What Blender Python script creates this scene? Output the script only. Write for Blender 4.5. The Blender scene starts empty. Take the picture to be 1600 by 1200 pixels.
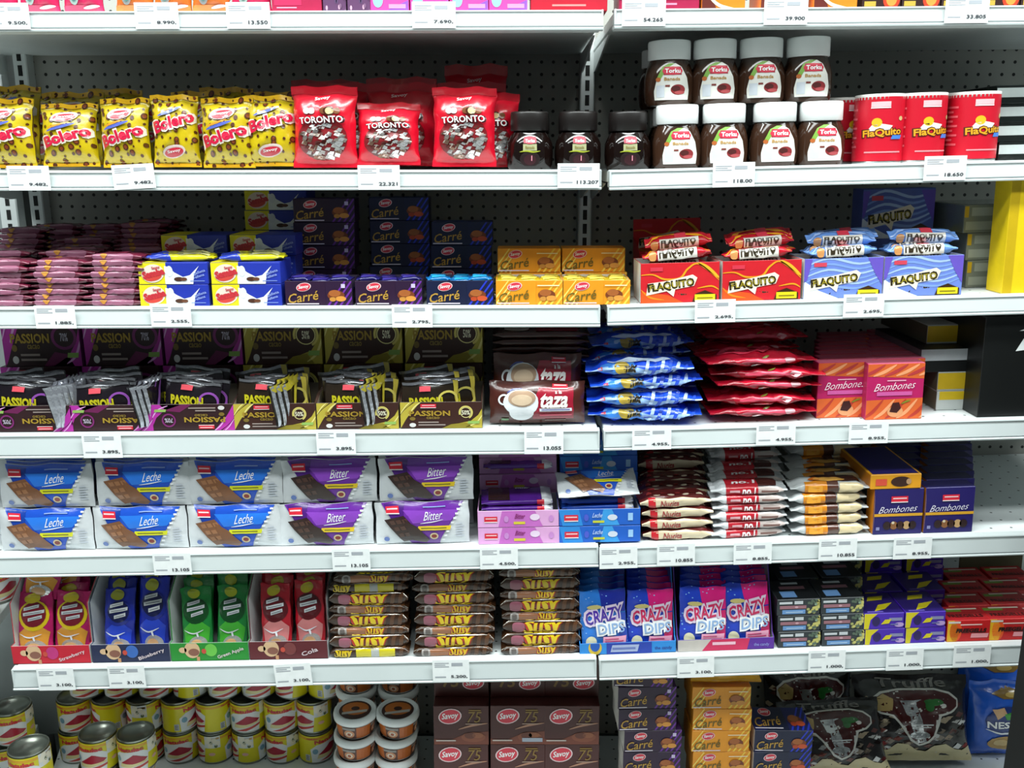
import bpy, bmesh, math, random
from mathutils import Vector, Matrix, noise
from mathutils.geometry import tessellate_polygon
C = bpy.context.scene
COL = C.collection
# ---------------------------------------------------------------- camera
F, PITCH, EYE, DIST = 1450.0, math.radians(13.6), 1.40, 1.45
cd = bpy.data.cameras.new('camera'); cam = bpy.data.objects.new('camera', cd); COL.objects.link(cam)
cam.location = (0, -DIST, EYE); cam.rotation_euler = (math.pi/2 - PITCH, 0, 0)
cd.sensor_width = 36; cd.lens = F/1600*36; cd.clip_start = .05
C.camera = cam
# ---------------------------------------------------------------- light and exposure
C.view_settings.view_transform = 'Standard'; C.view_settings.look = 'None'
C.view_settings.exposure = 0.0; C.view_settings.gamma = 1.0
w = bpy.data.worlds.new('store_air'); C.world = w; w.use_nodes = True
w.node_tree.nodes['Background'].inputs[0].default_value = (.80, .95, 1, 1)
w.node_tree.nodes['Background'].inputs[1].default_value = .11
def area(name, loc, size, sy, power, rot=(0,0,0), col=(.93,1,.99)):
    l = bpy.data.lights.new(name, 'AREA'); l.shape = 'RECTANGLE'; l.size = size; l.size_y = sy; l.energy = power; l.color = col
    o = bpy.data.objects.new(name, l); COL.objects.link(o); o.location = loc; o.rotation_euler = rot
    return o
area('ceiling_tube_light', (0, -.62, 2.75), 4.5, .22, 98, (math.radians(6),0,0))
area('ceiling_tube_light', (0, -1.35, 2.75), 4.5, .25, 58, (math.radians(20),0,0))
# ---------------------------------------------------------------- projection helpers
cp, sp = math.cos(PITCH), math.sin(PITCH)
def proj(x, y, z):
    dy = y + DIST; dz = z - EYE
    d = dy*cp - dz*sp; u = dy*sp + dz*cp
    return 800 + F*x/d, 600 - F*u/d
def at(px, py, Y):
    r = (px-800)/F; u = (600-py)/F
    diry = cp + u*sp; dirz = -sp + u*cp
    t = (Y + DIST)/diry
    return Vector((r*t, Y, EYE + dirz*t))
# ---------------------------------------------------------------- materials
def lin(c): return c/12.92 if c <= .04045 else ((c+.055)/1.055)**2.4
def rgb(h): return tuple(lin(int(h[i:i+2], 16)/255) for i in (0,2,4)) + (1,)
_m = {}
def M(h, kind='card'):
    k = (h, kind)
    if k in _m: return _m[k]
    m = bpy.data.materials.new(kind+'_'+h); m.use_nodes = True; _m[k] = m
    n = m.node_tree.nodes; L = m.node_tree.links; b = n['Principled BSDF']
    tc = n.new('ShaderNodeTexCoord'); no = n.new('ShaderNodeTexNoise')
    L.new(tc.outputs['Object'], no.inputs['Vector'])
    sc, va, ro, me, bu, bs = {'card':(60,.08,.42,0,.03,200), 'film':(35,.10,.27,0,.35,45), 'foil':(30,.14,.26,.75,.6,60),
        'metal':(20,.05,.38,.0,.02,90), 'plastic':(15,.04,.35,0,.02,60), 'tin':(30,.1,.3,.85,.05,90), 'glass':(10,.05,.08,0,.02,30), 'matte':(25,.1,.75,0,.05,120)}[kind]
    no.inputs['Scale'].default_value = sc; no.inputs['Detail'].default_value = 3
    mx = n.new('ShaderNodeMix'); mx.data_type = 'RGBA'
    c = rgb(h)
    mx.inputs['A'].default_value = tuple(max(0,v*(1-va*1.6)) for v in c[:3])+(1,)
    mx.inputs['B'].default_value = tuple(min(1,v*(1+va)) for v in c[:3])+(1,)
    L.new(no.outputs['Fac'], mx.inputs['Factor']); L.new(mx.outputs['Result'], b.inputs['Base Color'])
    b.inputs['Roughness'].default_value = ro; b.inputs['Metallic'].default_value = me
    if kind == 'film': b.inputs['Coat Weight'].default_value = .5; b.inputs['Coat Roughness'].default_value = .12
    n2 = n.new('ShaderNodeTexNoise'); n2.inputs['Scale'].default_value = bs; n2.inputs['Detail'].default_value = 2
    L.new(tc.outputs['Object'], n2.inputs['Vector'])
    bp = n.new('ShaderNodeBump'); bp.inputs['Strength'].default_value = bu; bp.inputs['Distance'].default_value = .004 if kind in('film','foil') else .001
    L.new(n2.outputs['Fac'], bp.inputs['Height']); L.new(bp.outputs['Normal'], b.inputs['Normal'])
    return m
def M_holes(name, h, hole, step, rad, ax=('X','Z'), rough=.5):
    m = bpy.data.materials.new(name); m.use_nodes = True
    n = m.node_tree.nodes; L = m.node_tree.links; b = n['Principled BSDF']
    tc = n.new('ShaderNodeTexCoord'); s = n.new('ShaderNodeSeparateXYZ'); L.new(tc.outputs['Object'], s.inputs[0])
    def mt(op, a, v=None):
        q = n.new('ShaderNodeMath'); q.operation = op
        L.new(a, q.inputs[0])
        if v is not None:
            if isinstance(v, (int,float)): q.inputs[1].default_value = v
            else: L.new(v, q.inputs[1])
        return q.outputs[0]
    d = []
    for a in ax:
        t = mt('DIVIDE', s.outputs[a], step); t = mt('FRACT', mt('ADD', t, 500.0)); t = mt('SUBTRACT', t, .5); d.append(mt('MULTIPLY', t, t))
    r = mt('ADD', d[0], d[1]); lt = mt('LESS_THAN', r, (rad/step)**2)
    no = n.new('ShaderNodeTexNoise'); no.inputs['Scale'].default_value = 8; L.new(tc.outputs['Object'], no.inputs['Vector'])
    m1 = n.new('ShaderNodeMix'); m1.data_type='RGBA'; c = rgb(h)
    m1.inputs['A'].default_value = tuple(v*.9 for v in c[:3])+(1,); m1.inputs['B'].default_value = c
    L.new(no.outputs['Fac'], m1.inputs['Factor'])
    m2 = n.new('ShaderNodeMix'); m2.data_type='RGBA'; L.new(lt, m2.inputs['Factor']); L.new(m1.outputs['Result'], m2.inputs['A']); m2.inputs['B'].default_value = rgb(hole)
    L.new(m2.outputs['Result'], b.inputs['Base Color']); b.inputs['Roughness'].default_value = rough
    return m
# ---------------------------------------------------------------- mesh builder
class MB:
    def __init__(s): s.v=[]; s.f=[]; s.m=[]; s.s=[]; s.mats=[]
    def mi(s, m):
        if m not in s.mats: s.mats.append(m)
        return s.mats.index(m)
    def add(s, vs, fs, mat, smooth=False):
        o = len(s.v); s.v += [tuple(v) for v in vs]
        for i, f in enumerate(fs):
            s.f.append([o+j for j in f]); s.m.append(s.mi(mat[i] if isinstance(mat, list) else mat)); s.s.append(smooth)
        return s
    def build(s, name, parent=None, link=False):
        me = bpy.data.meshes.new(name); me.from_pydata(s.v, [], s.f)
        for m in s.mats: me.materials.append(m)
        me.polygons.foreach_set('material_index', s.m); me.polygons.foreach_set('use_smooth', s.s); me.update()
        o = bpy.data.objects.new(name, me)
        if link: COL.objects.link(o)
        if parent: o.parent = parent
        return o
    def box(s, x0,x1,y0,y1,z0,z1, mat, bev=.0008, sides={}):
        """sides: mats for front/top/left/right/back"""
        b = min(bev, (x1-x0)*.3, (y1-y0)*.3, (z1-z0)*.3)
        bm = bmesh.new(); bmesh.ops.create_cube(bm, size=1)
        for v in bm.verts: v.co = Vector(((x0+x1)/2+v.co.x*(x1-x0), (y0+y1)/2+v.co.y*(y1-y0), (z0+z1)/2+v.co.z*(z1-z0)))
        if b > 1e-5: bmesh.ops.bevel(bm, geom=list(bm.edges), offset=b, segments=1, affect='EDGES')
        ms = []; fs = []
        for f in bm.faces:
            f.normal_update(); n = f.normal
            k = 'front' if n.y<-.8 else 'back' if n.y>.8 else 'top' if n.z>.8 else 'bottom' if n.z<-.8 else 'left' if n.x<-.8 else 'right' if n.x>.8 else None
            ms.append(sides.get(k, mat)); fs.append([v.index for v in f.verts])
        bm.verts.index_update(); s.add([v.co.copy() for v in bm.verts], fs, ms); bm.free(); return s
    def lathe(s, prof, mat, cy, n=32, sy=1.0, cap=True):
        vs=[]; fs=[]; k=len(prof)
        for i in range(n):
            a = 2*math.pi*i/n
            for r, z in prof: vs.append((r*math.sin(a), cy - r*math.cos(a)*sy, z))
        for i in range(n):
            for j in range(k-1):
                fs.append([i*k+j, ((i+1)%n)*k+j, ((i+1)%n)*k+j+1, i*k+j+1])
        s.add(vs, fs, mat, True)
        if cap:
            s.add([vs[i*k+k-1] for i in range(n)], [list(range(n))], mat); s.add([vs[i*k] for i in range(n)], [list(range(n))[::-1]], mat)
        return s
    def prism(s, pts, x0, x1, mat):   # polygon in y,z extruded along x
        n=len(pts); vs=[(x0,y,z) for y,z in pts]+[(x1,y,z) for y,z in pts]
        fs=[[i,(i+1)%n,n+(i+1)%n,n+i] for i in range(n)]
        tris = tessellate_polygon([[Vector((y,z,0)) for y,z in pts]])
        fs += [list(t) for t in tris]+[[n+i for i in t][::-1] for t in tris]
        return s.add(vs, fs, mat)
# ---------------------------------------------------------------- printed artwork (flat ink shapes laid on a surface)
_txt = {}
def text_mesh(t, bold):
    k = (t, bold)
    if not t.strip(): return [], [], 1
    if k not in _txt:
        cu = bpy.data.curves.new('t','FONT'); cu.body = t; cu.resolution_u = 2; cu.offset = bold; cu.fill_mode='FRONT'
        o = bpy.data.objects.new('t', cu); me = o.to_mesh()
        vs = [Vector((v.co.x, v.co.y)) for v in me.vertices]; fs = [list(p.vertices) for p in me.polygons]
        o.to_mesh_clear(); bpy.data.objects.remove(o); bpy.data.curves.remove(cu)
        x0=min(v.x for v in vs); x1=max(v.x for v in vs); y0=min(v.y for v in vs); y1=max(v.y for v in vs)
        h=y1-y0; vs=[((v.x-(x0+x1)/2)/h, (v.y-(y0+y1)/2)/h) for v in vs]
        _txt[k]=(vs, fs, (x1-x0)/h)
    return _txt[k]
class Art:
    def __init__(s, W, H): s.W=W; s.H=H; s.sh=[]
    def poly(s, mat, pts, l=1):
        p=[(x*s.W, y*s.H) for x,y in pts]
        s.sh.append((p, [list(t) for t in tessellate_polygon([[Vector((x,y,0)) for x,y in p]])], mat, l)); return s
    def rect(s, mat, x0,y0,x1,y1, l=1, sk=0): return s.poly(mat, [(x0,y0),(x1,y0),(x1+sk,y1),(x0+sk,y1)], l)
    def ell(s, mat, cx,cy,rx,ry, l=1, rot=0, n=20):
        c,q=math.cos(rot),math.sin(rot); p=[]
        for i in range(n):
            a=2*math.pi*i/n; x=rx*s.W*math.cos(a); y=ry*s.H*math.sin(a)
            p.append(((cx*s.W+x*c-y*q)/s.W, (cy*s.H+x*q+y*c)/s.H))
        return s.poly(mat,p,l)
    def ring(s, mat, cx,cy,r,t, l=1, a0=0, a1=360, n=22):   # radii in fractions of H
        vs=[]; fs=[]
        for i in range(n+1):
            a=math.radians(a0+(a1-a0)*i/n)
            for rr in (r*s.H,(r-t)*s.H): vs.append((cx*s.W+rr*math.cos(a), cy*s.H+rr*math.sin(a)))
        for i in range(n): fs.append([2*i,2*i+2,2*i+3,2*i+1])
        s.sh.append((vs,fs,mat,l)); return s
    def line(s, mat, pts, wd, l=1, taper=True):            # ribbon through points, width in H
        p=[Vector((x*s.W,y*s.H)) for x,y in pts]; q=[]
        for i in range(len(p)-1):
            p0=p[max(i-1,0)];p1=p[i];p2=p[i+1];p3=p[min(i+2,len(p)-1)]
            for j in range(5):
                t=j/5; q.append(.5*((2*p1)+(p2-p0)*t+(2*p0-5*p1+4*p2-p3)*t*t+(3*p1-p0-3*p2+p3)*t**3))
        q.append(p[-1]); vs=[]; fs=[]; n=len(q)
        for i,v in enumerate(q):
            d=(q[min(i+1,n-1)]-q[max(i-1,0)]); d=Vector((-d.y,d.x)); d=d.normalized() if d.length>0 else Vector((0,1))
            k=wd*s.H/2*(math.sin(math.pi*(.08+.84*i/(n-1))) if taper else 1)
            vs+=[tuple(v+d*k),tuple(v-d*k)]
        for i in range(n-1): fs.append([2*i,2*i+1,2*i+3,2*i+2])
        s.sh.append((vs,fs,mat,l)); return s
    def text(s, mat, t, cx,cy,h, l=2, rot=0, shear=0, w=None, bold=.02):
        vs,fs,asp=text_mesh(t,bold); hh=h*s.H; sx=hh if w is None else w*s.W/asp
        c,q=math.cos(math.radians(rot)),math.sin(math.radians(rot)); out=[]
        for x,y in vs:
            X=x*sx+y*hh*shear; Y=y*hh; out.append((cx*s.W+X*c-Y*q, cy*s.H+X*q+Y*c))
        s.sh.append((out,fs,mat,l)); return s
    def lines(s, mat, x0,y0,x1,y1,n=3,l=1):                # unreadable fine print
        for i in range(n):
            y=y0+(y1-y0)*(i+.2)/n; s.rect(mat,x0,y,x1-(x1-x0)*.25*(i%2),y+(y1-y0)*.45/n,l)
        return s
    def put(s, mb, fmap, off=.0003, cell=None, smooth=False, clip=True, cells=None):
        mats=[]; bm=bmesh.new()
        for vs,fs,mat,l in s.sh:
            if mat not in mats: mats.append(mat)
            k=mats.index(mat); bv=[bm.verts.new((x,y,l*off+(.0007 if smooth else 0))) for x,y in vs]
            for f in fs:
                if len(set(f))<3: continue
                try: fc=bm.faces.new([bv[i] for i in f]); fc.material_index=k
                except ValueError: pass
        def cut(co,no,clear):
            bmesh.ops.bisect_plane(bm, geom=list(bm.verts)+list(bm.edges)+list(bm.faces), plane_co=co, plane_no=no, clear_outer=clear, dist=1e-7)
        if clip:
            e=.0004
            cut((e,0,0),(-1,0,0),True); cut((s.W-e,0,0),(1,0,0),True); cut((0,e,0),(0,-1,0),True); cut((0,s.H-e,0),(0,1,0),True)
        if cell:
            cx,cy = cell if isinstance(cell,tuple) else (cell,cell)
            for i in range(1,int(s.W/cx)+1): cut((i*cx,0,0),(1,0,0),False)
            for i in range(1,int(s.H/cy)+1): cut((0,i*cy,0),(0,1,0),False)
        bm.normal_update(); bm.verts.index_update()
        for f in bm.faces:
            if f.normal.z<0: f.normal_flip()
        vs=[fmap(v.co.x,v.co.y,v.co.z) for v in bm.verts]
        mb.add(vs,[[v.index for v in f.verts] for f in bm.faces],[mats[f.material_index] for f in bm.faces],smooth)
        bm.free()
def sub(A,x0,y0,w,h,fn):
    B=Art(A.W*w,A.H*h); fn(B); z=.0
    for v,f,m,l in B.sh: A.sh.append(([(x+x0*A.W,y+y0*A.H) for x,y in v],f,m,l))
def f_front(W, y=0, z=0): return lambda a,b,c: (a-W/2, y-c, z+b)
def f_top(W, h, y=0): return lambda a,b,c: (a-W/2, y+b, h+c)
def f_left(W, y0=0): return lambda a,b,c: (-W/2-c, y0+ (0-a)*-1, b) 
# carton standing with its front face on y=0, base on z=0
def carton(name, W,D,H, mat, front=None, top=None, sides={}, left=None):
    mb=MB(); mb.box(-W/2,W/2,0,D,0,H,mat,.0009,sides)
    if front: A=Art(W,H); front(A); A.put(mb,f_front(W))
    if top: A=Art(W,D); top(A); A.put(mb,f_top(W,H))
    if left: A=Art(D,H); left(A); A.put(mb,lambda a,b,c:(-W/2-c, D-a, b))
    return mb.build(name)
# open display tray: low front, side panels with their own outline
def tray(name, W,D,hf,side, hb, outer, inner, front=None, back=None, th=.0012):
    mb=MB()
    mb.box(-W/2,W/2,0,th,0,hf,outer,.0003,{'back':inner,'top':inner}); mb.box(-W/2,W/2,D-th,D,0,hb,outer,.0003,{'front':inner,'top':inner})
    mb.box(-W/2,W/2,0,D,0,th,outer,.0003,{'top':inner})
    for sx in (-1,1):
        x0=sx*W/2-(th if sx>0 else 0)
        mb.prism([(.0002,0)]+side+[(D,0)], x0,x0+th, outer if sx<9 else inner)
        xi = x0-.0002 if sx>0 else x0+th+.0002
        pts=[(.0002,.001)]+side+[(D,.001)]
        mb.add([(xi,y,z) for y,z in pts],[list(t) for t in tessellate_polygon([[Vector((y,z,0)) for y,z in pts]])],inner)
        xo = x0-.0002 if sx<0 else x0+th+.0002
        mb.add([(xo,y,z) for y,z in pts],[list(t) for t in tessellate_polygon([[Vector((y,z,0)) for y,z in pts]])],inner)
    if front: A=Art(W,hf); front(A); A.put(mb,f_front(W))
    if back: A=Art(W,hb); back(A); A.put(mb,f_front(W,D-th))
    return mb.build(name)
def nz(x,y,s): return noise.noise(Vector((x,y,s*7.31)))
# pillow bag standing upright
def pillow_f(W,H,T,seed=1,sb=.08,st=.1,wr=.0025,pinch=.06,lean=0,sag=0):
    def gv(y):
        v=y/H
        if v<sb: return 0
        if v>1-st: return 0
        t=(v-sb)/(1-sb-st); return (1-abs(2*t-1-.15*sag)**2.6 if abs(2*t-1-.15*sag)<1 else 0)**.55
    def f(x,y,c,side=-1):
        u=max(-1,min(1,2*x/W-1)); g=gv(y)
        gu=(1-abs(u)**2.6)**.6 if abs(u)<1 else 0
        k=.0006+T/2*g*gu + wr*nz(x*55,y*38,seed)*gu*(.25+.75*g) + wr*.6*abs(nz(x*130,y*60,seed+3))*gu
        o=.0035*math.sin(5*u+seed*2)*(1-g)*(1 if y>H/2 else .4)
        X=u*W/2*(1-pinch*g)+.002*nz(y*45,seed,2)
        Z=y-.003*(1-g)*abs(math.sin(3*u+seed))*(1 if y>H/2 else 0)
        return (X, T/2+side*(k+c)+o, Z) if side<0 else (X, T/2+k+o, Z)
    return f
def sheet(mb,W,H,f,mat,nx=26,ny=30,side=-1,smooth=True):
    vs=[f(W*i/nx,H*j/ny,0,side) for j in range(ny+1) for i in range(nx+1)]
    fs=[]
    for j in range(ny):
        for i in range(nx):
            a=j*(nx+1)+i; q=[a,a+1,a+nx+2,a+nx+1]; fs.append(q if side<0 else q[::-1])
    mb.add(vs,fs,mat,smooth)
def bag(name,W,H,T,mat,art=None,seed=1,cell=.008,back=None,lay=.0006,**k):
    f=pillow_f(W,H,T,seed,**k); mb=MB(); sheet(mb,W,H,f,mat); sheet(mb,W,H,f,back or mat,side=1)
    if art: A=Art(W,H); art(A); A.put(mb,lambda a,b,c:f(a,b,c,-1),off=lay,cell=cell,smooth=True)
    return mb.build(name)
# flow-wrapped bar lying down: crimped ends left and right; artwork runs up the front side and over the top
def bar_f(W,D,T,seed=1,cr=.08,tr=.13,wr=.001,n=4.0):
    def f(x,s,c):
        t=min(x,W-x)/W; e=0 if t<cr else min(1,(t-cr)/tr); e=math.sin(e*math.pi/2)
        th=math.radians(225-90*s/T) if s<=T else math.radians(135-90*(s-T)/D)
        return ring(x,th,e,c)
    def ring(x,th,e,c=0):
        a=D/2*(1-.07*math.sin(math.pi*e)); b=.0007+(T/2-.0007)*e
        ct,st_=math.cos(th),math.sin(th)
        y=a*math.copysign(abs(ct)**(2/n),ct); z=b*math.copysign(abs(st_)**(2/n),st_)
        w_=wr*nz(x*60,th*3,seed)*(.4+e)
        l=math.hypot(y/a,z/b); ny_,nz_=(y/a**1.0)/l,(z/b)/l
        z0=T/2+(1-e)*.0012*math.sin(9*th+seed)
        return (x-W/2, D/2+y+(c+w_)*ny_, z0+z+(c+w_)*nz_)
    f.ring=ring
    return f
def bar(name,W,D,T,mat,art=None,seed=1,cell=(.01,.003),lay=.0004,cr=.08,tr=.13,wr=.001,n=4.0,nx=18,nt=24):
    f=bar_f(W,D,T,seed,cr,tr,wr,n); mb=MB(); vs=[]; fs=[]
    for i in range(nx+1):
        x=W*i/nx; t=min(x,W-x)/W; e=0 if t<cr else min(1,(t-cr)/tr); e=math.sin(e*math.pi/2)
        for j in range(nt): vs.append(f.ring(x,2*math.pi*(j+.5)/nt,e))
    for i in range(nx):
        for j in range(nt): fs.append([i*nt+j,i*nt+(j+1)%nt,(i+1)*nt+(j+1)%nt,(i+1)*nt+j])
    mb.add(vs,fs,mat,True); mb.add([vs[j] for j in range(nt)],[list(range(nt))[::-1]],mat); mb.add([vs[nx*nt+j] for j in range(nt)],[list(range(nt))],mat)
    if art: A=Art(W,T+D); A.k=T/(T+D); art(A); A.put(mb,f,off=lay,cell=cell,smooth=True)
    return mb.build(name)
def f_cyl(R, rf, cy, sy=1.0):   # artwork wrapped round a lathed body, its middle facing the aisle
    def f(a,b,c):
        t=(a/R)-math.pi; r=rf(b)+c
        return (r*math.sin(t), cy-r*math.cos(t)*sy, b)
    return f
# ---------------------------------------------------------------- things
def root(name):
    o=bpy.data.objects.new(name,None); o.empty_display_size=.02; return o
KIDS={}
def assemble(name, parts):
    r=root(name); KIDS[r.name]=[]
    for p in parts: p.parent=r; KIDS[r.name].append(p)
    return r
def put(proto, loc, rot, label, cat, group=None, s=1):
    o=proto.copy(); COL.objects.link(o)
    o.location=loc; o.rotation_euler=rot; o.scale=(s,s,s) if not isinstance(s,tuple) else s
    o['label']=label; o['category']=cat
    if group: o['group']=group
    for ch in KIDS.get(proto.name,[]):
        c=ch.copy(); COL.objects.link(c); c.parent=o
        for g in KIDS.get(ch.name,[]):
            d=g.copy(); COL.objects.link(d); d.parent=c
    return o
ORD='first second third fourth fifth sixth seventh eighth ninth tenth eleventh twelfth thirteenth fourteenth'.split()
SH={1:'top shelf',2:'second shelf',3:'third shelf',4:'fourth shelf',5:'fifth shelf',6:'sixth shelf',7:'bottom deck'}
# shelf lips measured as (x,y) of the top edge and the bottom edge of both ends
LIP={(1,'L'):((-60,18),(943,15),(-60,50),(943,45)),(2,'L'):((-60,268),(940,266),(-60,298),(940,296)),(3,'L'):((-60,482),(938,479),(-60,513),(938,507)),
     (4,'L'):((-60,681),(937,672),(-60,716),(937,706)),(5,'L'):((-60,872),(935,854),(-60,902),(935,886)),(6,'L'):((18,1046),(932,1029),(18,1077),(932,1061)),
     (1,'R'):((960,14),(1700,7),(960,45),(1700,34)),(2,'R'):((952,267),(1700,249),(952,297),(1700,277)),(3,'R'):((949,479),(1700,458),(949,508),(1700,486)),
     (4,'R'):((943,673),(1700,652),(943,703),(1700,680)),(5,'R'):((938,857),(1700,832),(938,887),(1700,860)),(6,'R'):((936,1031),(1700,1004),(936,1061),(1700,1032))}
LY=-.014
SHELF={}
for k,(a,b,c,d) in LIP.items():
    A=at(*a,LY); B=at(*b,LY); Cc=at(*c,LY); 
    m_=(B.z-A.z)/(B.x-A.x)
    if k[1]=='R': B=Vector((1.12,0,A.z+m_*(1.12-A.x)))
    elif k[0]<6: x_=-.955; A=Vector((x_,0,B.z-m_*(B.x-x_)))
    SHELF[k]=(A.x,A.z,B.x,B.z,(at(*a,LY).z-Cc.z))
DECK=.155
def zs(row,bay,X):
    if row==7: return DECK
    x0,z0,x1,z1,_=SHELF[(row,bay)]; return z0+(z1-z0)*(X-x0)/(x1-x0)
def tilt(row,bay):
    if row==7: return 0
    x0,z0,x1,z1,_=SHELF[(row,bay)]; return -math.atan((z1-z0)/(x1-x0))
def X_of(row,bay,px,Y,dz=0):
    X=(px-800)/F*DIST
    for _ in range(6):
        q=proj(X,Y,zs(row,bay,X)+dz)[0]; X+=(px-q)/F*1.5
    return X
def spot(row,bay,px,Y=.0,dz=0):
    X=X_of(row,bay,px,Y,dz); t=tilt(row,bay)
    return Vector((X+math.sin(t)*dz, Y, zs(row,bay,X)+dz))
def wpx(row,n,Y=0,dz=0):       # metres for n pixels across, at a row's front
    z=zs(row,'L',0)+dz; return n/(proj(1,Y,z)[0]-proj(0,Y,z)[0])
def hpx(row,n,Y=0,dz=0):
    z=zs(row,'L',0)+dz; return n/((proj(0,Y,z)[1]-proj(0,Y,z+.01)[1])/.01)
rnd=random.Random(7)
def clear(row,bay):            # free height between a shelf and the underside (lip) of the one above
    a=SHELF[(row-1,bay)]; b=SHELF.get((row,bay)); x=-.4 if bay=='L' else .5
    return zs(row-1,bay,x)-a[4]-(zs(row,bay,x) if row<7 else DECK)
def P(proto,row,bay,px,Y,label,cat,group=None,dz=0,rz=0,rx=0,ry=0,s=1,dx=0):
    lift=.0004
    if proto.type=='MESH':
        bb=[v[:] for v in proto.bound_box]; yb=max(b[1] for b in bb); xb=max(b[0] for b in bb); lift+=(yb*math.sin(math.radians(-rx)) if rx<0 else 0)+xb*math.sin(math.radians(abs(ry)))*(1 if rx>-40 else 0)
    l=spot(row,bay,px,Y,dz+lift); l.x+=dx
    return put(proto,l,(math.radians(rx),tilt(row,bay)+math.radians(ry),math.radians(rz)),label,cat,group,s)
# ---------------------------------------------------------------- the shelving
WHITE=M('dbe1e0','metal'); PALE=M('ccd4d4','plastic'); RAIL_SHADE=M('8d9596','plastic'); INK=M('3a3d44','matte'); INK2=M('a9aeb5','matte'); PAPER=M('f4f8f8','card'); DARK=M('0b0d0c','matte')
PEG=M_holes('pegboard_steel','a9a9a2','141614',.0224,.0031); PANT=M_holes('shelf_steel','e4eaea','3a3d3d',.034,.0022,('X','Y'),.4)
def own(mb,name,label,cat,group=None,kind=None,loc=(0,0,0)):
    o=mb.build(name,link=True); o.location=loc
    if label: o['label']=label; o['category']=cat
    if group: o['group']=group
    if kind: o['kind']=kind
    return o
mb=MB(); mb.box(-3,3,.5,.6,0,3,M('b9c0bd','matte'),0); own(mb,'wall_back',None,None,kind='structure')
mb=MB(); mb.box(-3,3,-4,.6,3,3.05,M('b9c0bd','matte'),0); own(mb,'ceiling',None,None,kind='structure')
fl=MB(); fl.box(-3,3,-4,.6,-.05,0,M('b4b8b4','plastic'),0); own(fl,'floor',None,None,kind='structure')
BY=.40
for nm,x0,x1,lb in (('left',-.935,.132,'grey perforated steel back panel behind the wide left bay of shelves'),('right',.15,1.12,'grey perforated steel back panel behind the right bay of shelves')):
    mb=MB(); mb.box(x0,x1,BY,BY+.012,.14,2.1,PEG,.001)
    own(mb,'back_panel',lb,'panel','perforated back panels')
mb=MB(); mb.box(-1.9,-.985,BY,BY+.012,.14,2.1,M('8f9696','metal'),.001); own(mb,'back_panel','plain pale back panel of the neighbouring bay at the far left edge','panel')
def upright(x,label,w=.026,y=BY-.0305):
    mb=MB(); mb.box(-w/2,w/2,0,.03,0,2.1,WHITE,.002)
    z=.2
    while z<2.07: mb.box(-.004,.004,-.0006,.001,z,z+.019,DARK,0); z+=.0265
    own(mb,'slotted_upright',label,'upright','slotted shelf uprights',loc=(x,y,0))
upright(.141,'slotted white steel upright between the left and right bays')
upright(-.917,'slotted white steel upright at the left end of the wide bay')
upright(-.972,'slotted white steel upright of the neighbouring bay, at the far left',.034)
upright(1.13,'slotted white steel upright at the far right end of the right bay')
NAMES={1:'topmost',2:'second',3:'third',4:'fourth',5:'fifth',6:'sixth'}
for (row,bay),(x0,z0,x1,z1,h) in SHELF.items():
    L=math.hypot(x1-x0,z1-z0); r=root('gondola_shelf'); COL.objects.link(r)
    r.location=(x0,0,z0); r.rotation_euler=(0,tilt(row,bay),0)
    r['label']=f"{NAMES[row]} white steel shelf from the top in the {'left' if bay=='L' else 'right'} bay"; r['category']='shelf'; r['group']='white steel shelves'
    mb=MB(); mb.box(0.002,L-.002,-.004,.3985,-.018,0,WHITE,.0015,{'top':PANT}); mb.box(0.002,L-.002,-.0035,.032,-h*.93,-.0175,WHITE,.0015); mb.build('shelf_panel',r,True)
    # price rail: a C channel with top and bottom beads
    mb=MB(); t=.0035
    mb.prism([(-.014,-.0005),(-.004,.0012),(-.002,.0012),(-.002,-h),(-.0185,-h),(-.019,-h+t*.6),(-.0165,-h+t*1.1),(-.0125,-t*1.1),(-.0145,-t*.6)],0,L,PALE)
    mb.box(0,L,-.0172,-.0120,-h+.0042,-h+.0062,RAIL_SHADE,.0004)  # grey strip paints the shadow line low on the rail face
    mb.box(0,.003,-.016,-.002,-h,0,PALE,.0004); mb.box(L-.003,L,-.016,-.002,-h,0,PALE,.0004); mb.build('price_rail',r,True)
    for bx in (.003,L-.005):
        mb=MB(); mb.prism([(.10,-h*.75),(.374,-h*.75),(.374,-h*.75-.034),(.34,-h*.75-.034),(.12,-h*.75-.004)],bx,bx+.003,WHITE); mb.build('shelf_bracket',r,True)
mb=MB(); pl_=[(-.995,BY-.03),(1.12,BY-.03),(1.12,-.10),(-.80,-.10),(-.955,.22)]; n_=len(pl_)
mb.add([(x,y,z) for z in (.0,DECK) for x,y in pl_],[[i,(i+1)%n_,n_+(i+1)%n_,n_+i][::-1] for i in range(n_)],WHITE); mb.add([(x,y,DECK) for x,y in pl_],[list(range(n_))[::-1]],PANT)
own(mb,'base_deck','wide white perforated bottom deck just above the floor','shelf')
mb=MB(); mb.box(.815,.94,-.16,-.102,0,1.13,M('0a0c0b','matte'),.002); own(mb,'black_post','narrow black post standing at the lower right end of the shelves','post')
# neighbouring unit at the lower left, standing at an angle
def rotz(o,d): o.rotation_euler[2]=math.radians(d)
mb=MB(); mb.box(-.4,0,-.3,.27,.0,.17,DARK,.001); mb.box(-.4,-.03,-.3,.27,.17,.2,WHITE,.001); o=own(mb,'corner_deck','white corner deck with black kick edge at the lower left','shelf',loc=(-.925,.10,0)); rotz(o,18)
CORNER=o
mb=MB(); mb.box(-.5,-.05,-.6,.3,0,.02,WHITE,.001); o=own(mb,'corner_shelf','dim white corner shelf at the left edge, beside the lollipop cases','shelf',loc=(-.93,.02,.50)); rotz(o,10)
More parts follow.
